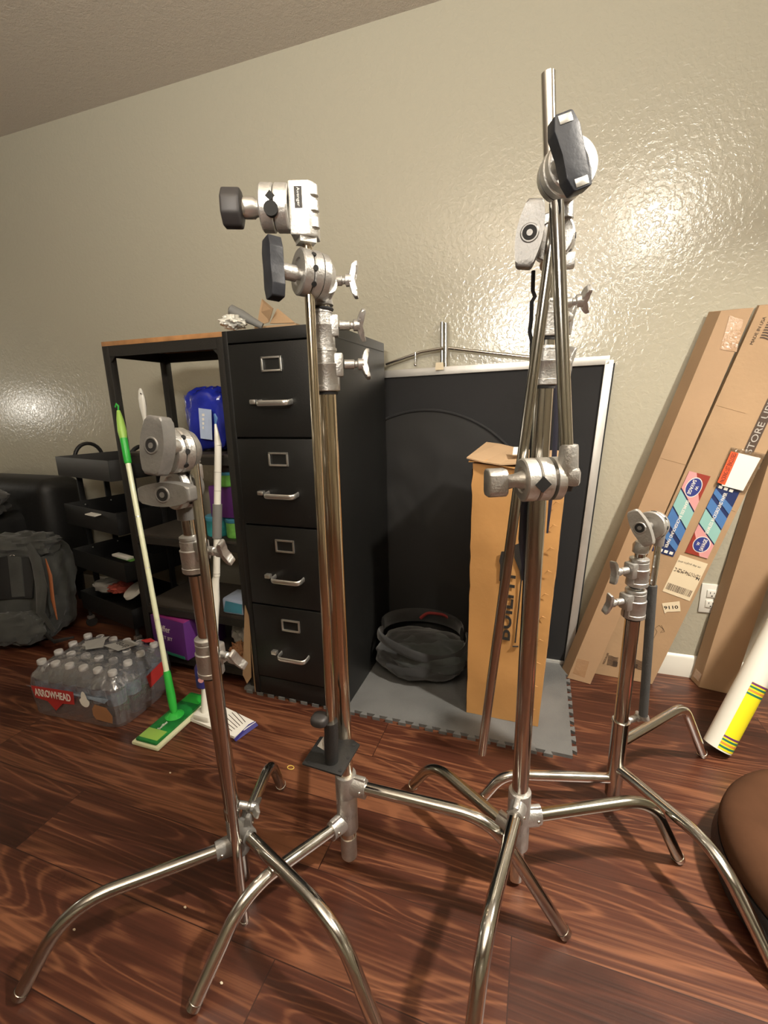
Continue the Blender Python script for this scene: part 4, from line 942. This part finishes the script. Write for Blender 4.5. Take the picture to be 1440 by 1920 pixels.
# purple boxes with print
def pbox(c, d, rz, label, top='purple_print', words=(), mt='purple_print'):
    M = Matrix.Translation(V(c)) @ Matrix.Rotation(rz, 4, 'Z'); k = thing('refill_box', label, 'box', (c[0], c[1], c[2]-d[2]/2))
    MB().box((0, 0, 0), d, M, bev=.0015).build('box_body', mt, k); q = MB().box((0, 0, d[2]/2+.0004), (d[0]*.98, d[1]*.98, .0008), M); q.build('box_top', top, k)
    for s_, dx, dz, sz, ft in words:
        R3 = M.to_3x3(); text('lettering', s_, M @ V((dx, -d[1]/2-.0006, dz)), R3 @ V((1, 0, 0)), (0, 0, 1), sz, 'white_paper', k, fit=ft)
    return k, M
z3 = .605
tub(-1.182, 1.42, z3, .046, .080, 'teal_label', 'cyan_lid', 'wipes_tub', 'blue lidded teal tub under the purple box on the middle shelf', None)
tub(-1.092, 1.413, z3, .040, .078, 'green_label', 'cyan_lid', 'wipes_tub', 'green labelled tub right of the teal tub on the middle shelf', None)
pbox((-1.10, 1.43, z3+.082+.060), (.150, .11, .118), 0, 'purple box stacked on the two tubs on the middle shelf', words=(('UE', .060, -.015, .014, .022), ('m', .058, .028, .014, .020), ('E', -.028, .012, .012, .010)))
tub(-1.105, 1.40, z3+.203, .040, .054, 'green_label', 'cyan_lid', 'wipes_tub', 'green and blue tub on top of the purple box, lower of two', None)
tub(-1.105, 1.40, z3+.257, .038, .050, 'shelf_board', 'cyan_lid', 'wipes_tub', 'dark tub with blue lid topmost in the stack on middle shelf', None)
# lower shelf: blue white pack, grey film bag, brown bag
k = MB().box((-1.10, 1.40, .335), (.10, .10, .066), bev=.01); k = tag(k.build('blue_package', 'clear_blue'), 'blue and white plastic package on the lower shelf by cabinet', 'package')
quad('blue_panel', [V((-1.145, 1.349, .312)), V((-1.06, 1.349, .312)), V((-1.055, 1.349, .352)), V((-1.13, 1.349, .358))], 'cyan_lid', k, .001)
tag(MB().blob((-1.11, 1.44, .195), (.06, .06, .085), amp=.3, fr=3, seed=6).build('plastic_bag', 'grey_film'), 'crumpled grey plastic bag on bottom shelf beside cabinet', 'bag')
tag(MB().blob((-1.105, 1.375, .125), (.045, .035, .042), amp=.4, fr=4, seed=8).build('paper_bag', 'brown_paper'), 'crumpled brown paper bag on the bottom shelf behind the white mop', 'bag')
pb, M = pbox((-1.40, 1.425, .085+.001+.085), (.20, .21, .165), math.radians(-8), 'large purple and magenta refill box lying on the bottom shelf', 'magenta_print', words=(('Swiffer', -.03, .035, .028, .09), ('WET JET', -.02, -.008, .018, .085)))
R3 = M.to_3x3(); text('lettering', 'Swiffer', M @ V((-.01, .02, .0838)), R3 @ V((1, .35, 0)), R3 @ V((-.35, 1, 0)), .035, 'white_paper', pb, fit=.11); text('lettering', 'WET JET', M @ V((.03, -.035, .0838)), R3 @ V((1, .35, 0)), R3 @ V((-.35, 1, 0)), .018, 'white_paper', pb, fit=.09)
MB().box((0, -.1055, -.075), (.17, .001, .012), M).build('green_stripe', 'green_stripe', pb)
# cardboard sheet slotted between shelf and cabinet
quad_ = quad('cardboard_sheet', [V((-1.006, 1.315, .002)), V((-1.003, 1.315, .30)), V((-1.000, 1.60, .30)), V((-1.000, 1.60, .002))], 'cardboard', None, .003)
tag(quad_, 'brown cardboard sheet standing in gap between shelf and filing cabinet', 'cardboard')
kk2 = quad('cardboard_strip', [WY(459, 1135, 1.318), WY(468, 1160, 1.318), WY(471, 1270, 1.318), WY(463, 1282, 1.318), WY(455, 1265, 1.318)], 'cardboard', None, .003)
tag(kk2, 'narrow torn cardboard strip left of filing cabinet foot', 'cardboard')

# ------------------------------------------------------------------ rolling cart
cf0 = V((-2.185, 1.535, 0)); cu_ = V((.974, -.226, 0)).normalized(); cv_ = V((.226, .974, 0)).normalized(); cw, cdp = .47, .30
def CT(a, b, z): return cf0 + cu_*a + cv_*b + UZ*z
t = thing('utility_cart', 'black three tier rolling cart behind the shelving unit', 'cart', CT(cw/2, cdp/2, 0))
Mc = Matrix((cu_, cv_, UZ)).transposed().to_4x4(); Mc.translation = cf0
def tray(z0, z1, mtf, inset=0):
    mb = MB(); tk = .004
    mb.box((cw/2, cdp/2, z0+.003), (cw-.01, cdp-.01, .005), Mc)
    mb.box((cw/2, tk/2, (z0+z1)/2), (cw, tk, z1-z0), Mc, bev=.001); mb.box((cw/2, cdp-tk/2, (z0+z1)/2), (cw, tk, z1-z0), Mc, bev=.001)
    mb.box((tk/2, cdp/2, (z0+z1)/2), (tk, cdp, z1-z0), Mc, bev=.001); mb.box((cw-tk/2, cdp/2, (z0+z1)/2), (tk, cdp, z1-z0), Mc, bev=.001)
    mb.build('tray', mtf, t)
tray(.795, .885, 'cart_grey'); tray(.555, .655, 'cart_black'); tray(.335, .425, 'cart_black'); tray(.105, .20, 'cart_black')
for a in (-.006, cw+.006):
    for b in (cdp*.30, cdp*.72): MB().box((a, b, .47), (.012, .026, .78), Mc, bev=.002).build('post', 'cart_black', t)
for a in (-.006, cw+.006):
    MB().path([CT(a, cdp*.30+.5*(cdp*.42)-math.cos(s_*PI/12)*cdp*.22, .86+.075*math.sin(s_*PI/12)) for s_ in range(13)], .009, 12).build('handle', 'cart_black', t)
for a, b in ((.02, .02), (cw-.02, .02), (.02, cdp-.02), (cw-.02, cdp-.02)):
    c_ = MB(); c_.tube(CT(a, b, .105), CT(a, b, .06), .008); c_.lathe([(.024, -.009), (.025, -.007), (.025, .007), (.024, .009)], FR(CT(a, b, .0255), cu_), 24); c_ = c_.build('caster', 'black_rubber', t)
    MB().box((a, b, .052), (.024, .03, .016), Mc, bev=.003).build('caster_fork', 'satin_silver', c_)
for a, b, z in ((0, cdp*.3, .585), (0, cdp*.72, .585), (0, cdp*.3, .36), (0, cdp*.72, .36)): MB().blob(CT(a+.012, b, z+.05), (.004, .004, .004), nu=10, nv=6).build('bolt', 'satin_silver', t)
# cart contents
def sm(nm, label, cat, mbb, mt_): return tag(mbb.build(nm, mt_), label, cat)
sm('white_card', 'small white card lying in the second cart tray', 'card', MB().box((.30, .06, .635), (.085, .05, .004), Mc @ Matrix.Rotation(.1, 4, 'X')), 'white_paper')
k = thing('leaflet_pack', 'white and green packet lying in the third cart tray', 'packet', CT(.33, .07, .40))
MB().box((.33, .07, .418), (.13, .035, .012), Mc @ Matrix.Rotation(.0, 4, 'Y'), bev=.003).build('packet_body', 'white_paper', k); MB().box((.36, .075, .409), (.13, .03, .006), Mc).build('green_edge', 'green_label', k)
sm('tissue_box', 'crumpled white and grey packet in the lowest cart tray, leftmost', 'packet', MB().blob(CT(.10, .10, .215), (.065, .055, .028), Matrix() , amp=.25, fr=2, sq=.5, seed=3), 'grey_film')
sm('snack_bag', 'red crumpled snack bag in the middle of the lowest cart tray', 'packet', MB().blob(CT(.22, .10, .225), (.07, .05, .025), amp=.35, fr=3, seed=11), 'cloth_mixed_red')
k = MB().lathe([(.05, 0), (.055, .004), (.052, .02), (.03, .024)], FR(CT(.34, .10, .228), (-.3, -.5, .9)), 28).build('round_container', 'white_paper'); tag(k, 'round white container tilted in the lowest cart tray', 'container')

# ------------------------------------------------------------------ dark armchair and jacket
t = thing('armchair', 'dark upholstered armchair in the shadow at left edge', 'armchair', (-3.0, 1.45, 0))
MB().box((-2.93, 1.74, .46), (.98, .24, .57), bev=.07, seg=5).build('backrest', 'leather_dark', t)
MB().box((-3.0, 1.40, .26), (.76, .55, .26), bev=.05, seg=4).build('seat', 'leather_dark', t)
MB().box((-2.70, 1.56, .33), (.15, .56, .50), bev=.06, seg=5).build('armrest', 'leather_dark', t)
for x in (-3.35, -2.55):
    for y in (1.2, 1.8): MB().tube((x, y, .003), (x, y, .16), .02, .026).build('leg', 'metal_frame_black', t)
jk = MB().blob((-2.70, 1.42, .655), (.17, .15, .10), amp=.28, fr=2.2, seed=12, nu=56, nv=34)
jk.blob((-2.74, 1.215, .45), (.15, .06, .20), amp=.3, fr=2.2, seed=13); tag(jk.build('draped_jacket', 'dark_grey_cloth'), 'dark jacket draped over the armchair arm', 'jacket')

# ------------------------------------------------------------------ backpack
bp0 = V((-2.30, 1.34, 0)); Mb = Matrix.Translation(bp0) @ Matrix.Rotation(math.radians(22), 4, 'Z') @ Matrix.Rotation(math.radians(-14), 4, 'X')
t = thing('backpack', 'grey hiking backpack with orange trim slumped on the floor', 'backpack', bp0)
MB().blob((0, .02, .265), (.175, .115, .255), Mb, amp=.14, fr=2.4, sq=.72, seed=21, nu=64, nv=40).build('main_body', 'backpack_cloth', t)
MB().blob((0, -.03, .47), (.15, .10, .065), Mb, amp=.25, fr=3, sq=.8, seed=22, nu=48).build('top_lid', 'backpack_cloth', t)
pk = MB().prism([(-.075, .15), (-.095, .0), (-.085, -.09), (.085, -.09), (.095, 0), (.065, .15)], .012, Mb @ Matrix.Translation((-.01, -.098, .315)) @ Matrix.Rotation(PI/2, 4, 'X'), bev=.004).build('back_panel', 'backpack_dark', t)
MB().prism([(-.030, .15), (-.012, -.08), (.045, -.08), (.030, .15)], .008, Mb @ Matrix.Translation((0, -.106, .315)) @ Matrix.Rotation(PI/2, 4, 'X'), bev=.003).build('centre_panel', 'backpack_cloth', pk)
MB().path([Mb @ V(p) for p in ((-.055, -.112, .467), (0, -.115, .470), (.045, -.112, .466))], .0035, 8).build('orange_edge', 'orange_trim', pk)
for a_ in range(3): 
    an = PI/2+a_*2*PI/3; MB().path([Mb @ V((.0, -.116, .435)), Mb @ V((.012*math.cos(an), -.116, .435+.012*math.sin(an)))], .0016, 6).build('emblem', 'printed_grey', pk)
MB().blob((.0, -.10, .09), (.13, .05, .075), Mb, amp=.2, fr=3, sq=.7, seed=23, nu=44).build('front_pocket', 'backpack_cloth', t)
for s_ in (-1, 1):
    st2 = MB().path([Mb @ V(p) for p in ((s_*.06, -.10, .48), (s_*.115, -.125, .40), (s_*.135, -.125, .28), (s_*.125, -.12, .16), (s_*.15, -.07, .06))], [.02, .03, .032, .024, .012], 14, flat=(1, .45), up=(1, 0, 0)).build('shoulder_strap', 'backpack_cloth', t)
    MB().path([Mb @ V(p) for p in ((s_*.150, -.117, .41), (s_*.172, -.120, .33), (s_*.178, -.117, .22), (s_*.185, -.10, .12))], [.004, .012, .012, .004], 10, flat=(1, .4), up=(1, 0, 0)).build('orange_trim', 'orange_trim', st2)
MB().path([Mb @ V(p) for p in ((.10, -.09, .07), (.19, -.13, .025), (.26, -.10, .035))], [.012, .012, .006], 10, flat=(1, .4)).build('hip_belt', 'backpack_dark', t)

# ------------------------------------------------------------------ water bottles in shrink film
def bottle_proto():
    k = thing('water_bottle', 'x', 'bottle', (0, 0, 0))
    pr = [(.020, 0), (.029, .003), (.031, .012), (.0295, .03), (.031, .04), (.031, .065), (.0295, .07), (.031, .075), (.031, .135), (.029, .145), (.020, .170), (.0135, .180), (.0125, .186)]
    MB().lathe(pr, Matrix(), 24, cap=True).build('bottle_body', 'clear_bottle', k)
    MB().lathe([(.0316, .078), (.0316, .130)], Matrix(), 24, cap=False).build('paper_label', 'water_label', k)
    MB().lathe([(.0145, .184), (.0150, .186), (.0150, .198), (.0138, .200)], Matrix(), 20).build('cap', 'bottle_cap', k); return k
wc = V((-1.545, 1.115, 0)); wr = math.radians(4); proto = bottle_proto(); first = True
for j in range(4):
    for i in range(6):
        if first: k = proto; first = False
        else:
            k = proto.copy(); C.objects.link(k)
            for ch in proto.children: c_ = ch.copy(); C.objects.link(c_); c_.parent = k
        x = (i-2.5)*.0645+random.uniform(-.002, .002); y = (j-1.5)*.0645+random.uniform(-.002, .002)
        k.location = (wc.x+x*math.cos(wr)-y*math.sin(wr), wc.y+x*math.sin(wr)+y*math.cos(wr), .002)
        side = {0: 'front row, nearest the camera', 1: 'second row from the front', 2: 'third row from the front', 3: 'back row by the cart'}[j]
        pos = ('leftmost', 'second from left', 'third from left', 'third from right', 'second from right', 'rightmost')[i]
        k['label'] = 'clear water bottle in wrapped case, %s, %s' % (pos, side); k['group'] = 'water bottles in the shrink wrapped case'
# shrink film
t = thing('shrink_wrap', 'clear plastic shrink wrap with red printed panel around the water bottles', 'packaging', wc)
Mw = Matrix.Translation(wc) @ Matrix.Rotation(wr, 4, 'Z')
def film_pt(th, v):
    c_, s_ = math.cos(th), math.sin(th); sq = lambda q, e: math.copysign(abs(q)**e, q)
    x = .206*sq(c_, .28); y = .142*sq(s_, .28); cor = .004*math.cos(th*26)
    if v < .72:
        q = v/.72; z = .004+.150*q; k = 1+.02*math.sin(PI*q)+cor*1.5
        return V((x*k, y*k, z))
    q = (v-.72)/.28; k = (1-q*.98)**.8 if q < 1 else 0; z = .154+.052*math.sin(min(1, q*2.2)*PI/2)
    p = V((x*k, y*k, z)); bump_ = .5*(math.cos(p.x/.0645*2*PI+PI)*math.cos(p.y/.0645*2*PI+PI)); p.z += -.006+.008*bump_+.006*noise.noise(p*25); return p
mb = MB(); nu, nvv = 200, 40; vs_ = []; fs = []
for j in range(nvv+1):
    for i in range(nu):
        p = film_pt(2*PI*i/nu, j/nvv); n_ = noise.noise(V((p.x*14, p.y*14, p.z*14+5)))*.006; vs_.append(p+V((n_, n_*.6, 0 if j < 2 else n_*.5)))
for j in range(nvv):
    for i in range(nu): fs.append((j*nu+i, j*nu+(i+1) % nu, (j+1)*nu+(i+1) % nu, (j+1)*nu+i))
mb.faces(vs_, fs, Mw); mb.build('film', 'shrink_film', t)
def FP(x, z, off=.148): return Mw @ V((x, -off, z))
fx = lambda pts, mt_, nm, off=.150, par=t: quad(nm, [FP(x, z, off) for x, z in pts], mt_, par, .0004)
rp = fx([(-.165, .128), (.03, .132), (.025, .080), (-.03, .075), (-.068, .040), (-.10, .074), (-.155, .080)], 'red_print', 'red_panel')
text('lettering', 'ARROWHEAD', FP(-.068, .106, .152), Mw.to_3x3() @ V((1, 0, 0)), UZ, 0.030, 'white_paper', rp, fit=.165, bold=.02)
fx([(-.19, .125), (.18, .125), (.16, .105), (.10, .112), (.03, .118), (-.17, .121)], 'water_label', 'blue_print', .149)
mb = MB(); mb.faces([FP(.075+.022*math.cos(a)*(1 if math.sin(a) < .2 else .62), .105+.026*math.sin(a)*(1.4 if math.sin(a) > 0 else 1), .1515) for a in [2*PI*k/24 for k in range(24)]], [tuple(range(24))]); mb.build('printed_drop', 'white_paper', t, smooth=False)
fx([(.10, .075), (.115, .095), (.165, .09), (.185, .06), (.18, .03), (.11, .035), (.10, .05)], 'brown_paper', 'printed_hills', .1495)
MM = Mw.to_3x3(); TP = lambda x, y, z=.213: Mw @ V((x, y, z))
tpn = quad('printed_panel', [TP(.0, .02), TP(.09, .0), TP(.13, .06), TP(.06, .085)], 'grey_film', t, .0006, UZ)
text('lettering', 'drop', TP(.07, .042, .2145), MM @ V((-1, .25, 0)), MM @ V((-.25, -1, 0)), .030, 'printed_black', tpn, fit=.07)
quad('printed_panel', [TP(-.10, .03), TP(-.04, -.02), TP(.01, .01), TP(-.03, .06), TP(-.035, .09)], 'grey_film', t, .0006, UZ)
quad('red_corner', [TP(.10, .10, .205), TP(.135, .085, .207), TP(.165, .11, .2), TP(.12, .13, .2)], 'red_print', t, .0006, UZ)
quad('red_side', [Mw @ V(p) for p in ((.213, -.01, .13), (.213, .07, .145), (.214, .09, .095), (.213, .0, .075))], 'red_print', t, .0005)

# ------------------------------------------------------------------ green floor mop
hc = FL(328, 1345, .018); hd = (FL(378, 1305, .018)-FL(278, 1392, .018)); hd.z = 0; hd.normalize()
mp = thing('floor_mop', 'green flat floor mop with pale pole leaning on the shelving unit', 'mop', (hc.x, hc.y, 0))
Mm = FR(hc, UZ, hd)
MB().box((0, 0, -.010), (.275, .112, .014), Mm, bev=.005).build('cloth_pad', 'cream_pad', mp)
MB().box((0, 0, .002), (.262, .088, .012), Mm, bev=.005).build('mop_plate', 'green_dark', mp)
for s_ in (-1, 1): MB().box((s_*.098, 0, .0075), (.045, .078, .004), Mm, bev=.0015).build('pad_gripper', 'lime_plastic' if s_ < 0 else 'green_plastic', mp)
MB().lathe([(.030, .006), (.032, .010), (.022, .016), (.014, .022)], Mm, 28).build('swivel_base', 'green_plastic', mp)
text('lettering', 'Swiffer', Mm @ V((-.055, 0, .0088)), Mm.to_3x3() @ V((1, 0, 0)), Mm.to_3x3() @ V((0, 1, 0)), .012, 'white_paper', mp, fit=.04)
m0 = hc+UZ*.018; m1 = WY(222, 770, 1.302)
def ML(k): return m0.lerp(m1, k)
MB().path([m0, ML(.02), ML(.05), ML(.125), ML(.135)], [.010, .013, .0145, .0125, .011], 18).build('lower_socket', 'green_plastic', mp)
MB().tube(ML(.13), ML(.83), .0092).build('pole', 'pale_pole', mp)
for k_ in (.30, .47, .64): MB().lathe([(.0098, 0), (.0098, .003)], FR(ML(k_), m1-m0), 16).build('joint_ring', 'satin_silver', mp)
MB().path([ML(.82), ML(.83), ML(.90), ML(.93), ML(.97), ML(1.0)], [.0095, .012, .0125, .0155, .012, .006], 16).build('grip', 'lime_plastic', mp)
MB().path([ML(.82), ML(.825), ML(.905)], [.0100, .0128, .0130], 16).build('grip_sleeve', 'green_plastic', mp)
MB().path([ML(1.0), ML(1.012)+V((.004, 0, .004)), ML(1.02)+V((-.004, 0, .004)), ML(1.012)+V((-.012, 0, 0))], .003, 8).build('hook', 'green_plastic', mp)

# ------------------------------------------------------------------ white spray mop
PD = [FL(x, y, .004) for x, y in ((352, 1350), (440, 1386), (480, 1358), (398, 1318))]
wm = thing('spray_mop', 'white spray mop with purple bottle leaning beside the green mop', 'mop', (sum(PD, V())/4))
quad('mop_pad', PD, 'white_paper', wm, .010, UZ)
quad('purple_edge', [FL(438, 1386, .015), FL(442, 1390, .004), FL(484, 1360, .004), FL(478, 1352, .015), FL(466, 1358, .016)], 'navy_print', wm, .001, UZ)
mb = MB()
for k in range(7):
    a, b = FL(430+k*5, 1374-k*3.4, .0146), FL(405+k*6, 1356-k*4, .0146); mb.path([a, b], .0011, 6)
mb.build('pad_print', 'printed_brown', wm)
w0 = FL(384, 1338, .03); w1 = WY(396, 1160, 1.235); w2 = WY(404, 1088, 1.26); w3 = WY(406, 1080, 1.262); w4 = WY(409, 835, 1.315); w5 = WY(404, 795, 1.322)
MB().box(w0-UZ*.004, (.07, .05, .024), bev=.008).build('swivel_base', 'white_plastic', wm)
MB().path([w0, w0.lerp(w1, .3)], [.013, .018], 18).build('neck', 'white_plastic', wm)
MB().path([w0.lerp(w1, .25), w0.lerp(w1, .45), w0.lerp(w1, .8), w1, w1.lerp(w2, .5), w2, w3], [.018, .026, .030, .028, .024, .014, .012], 22, flat=(1, .8)).build('housing', 'white_plastic', wm)
bt = w0.lerp(w1, .55)-HF*.022-HR*.012
MB().path([bt-UZ*.085, bt-UZ*.08, bt-UZ*.01, bt+UZ*.02], [.020, .030, .030, .014], 22).build('solution_bottle', 'navy_print', wm)
MB().lathe([(.010, 0), (.010, .0006)], FR(bt-UZ*.045-HF*.0305, -HF), 20).build('bottle_mark', 'pink_print', wm)
def WL(k): return w3.lerp(w4, k)
MB().tube(w3, w4, .0120).build('pole', 'white_plastic', wm)
MB().tube(WL(.30), WL(.56), .0165).build('foam_grip', 'grey_foam', wm)
for k_ in (.02, .66, .80): MB().lathe([(.0127, 0), (.0127, .002)], FR(WL(k_), w4-w3), 18).build('joint_ring', 'printed_grey', wm)
MB().path([w4, w4.lerp(w5, .6), w5], [.0125, .0075, .004], 16).build('handle_tip', 'white_plastic', wm)
MB().path([w5, w5+UZ*.02+HR*.004, w5+UZ*.035], [.004, .008, .004], 10, flat=(1, .5)).build('hanging_loop', 'mid_blue_print', wm)

# ------------------------------------------------------------------ bits on the floor
rb_ = FL(545, 1439, .0015); mb = MB(); mb.path([rb_+V((.0105*math.cos(a), .007*math.sin(a), 0)) for a in [2*PI*k/24 for k in range(25)]], .0014, 6)
tag(mb.build('rubber_band', 'rubber_band'), 'small yellow rubber band on the wood floor', 'rubber band')
cr = [((319, 1449), 'pale crumb on floor below the green mop'), ((347, 1701), 'tiny white crumb on floor between the front left stand legs'), ((139, 1743), 'small crumb on floor beside left leg of low stand'), ((415, 1843), 'crumb on floor at bottom left between the curved legs')]
for (x, y), lb_ in cr: tag(MB().blob(FL(x, y, .0018), (.0035, .0022, .0018), amp=.3, nu=12, nv=8).build('crumb', 'crumb'), lb_, 'crumb', 'crumbs on the floor')
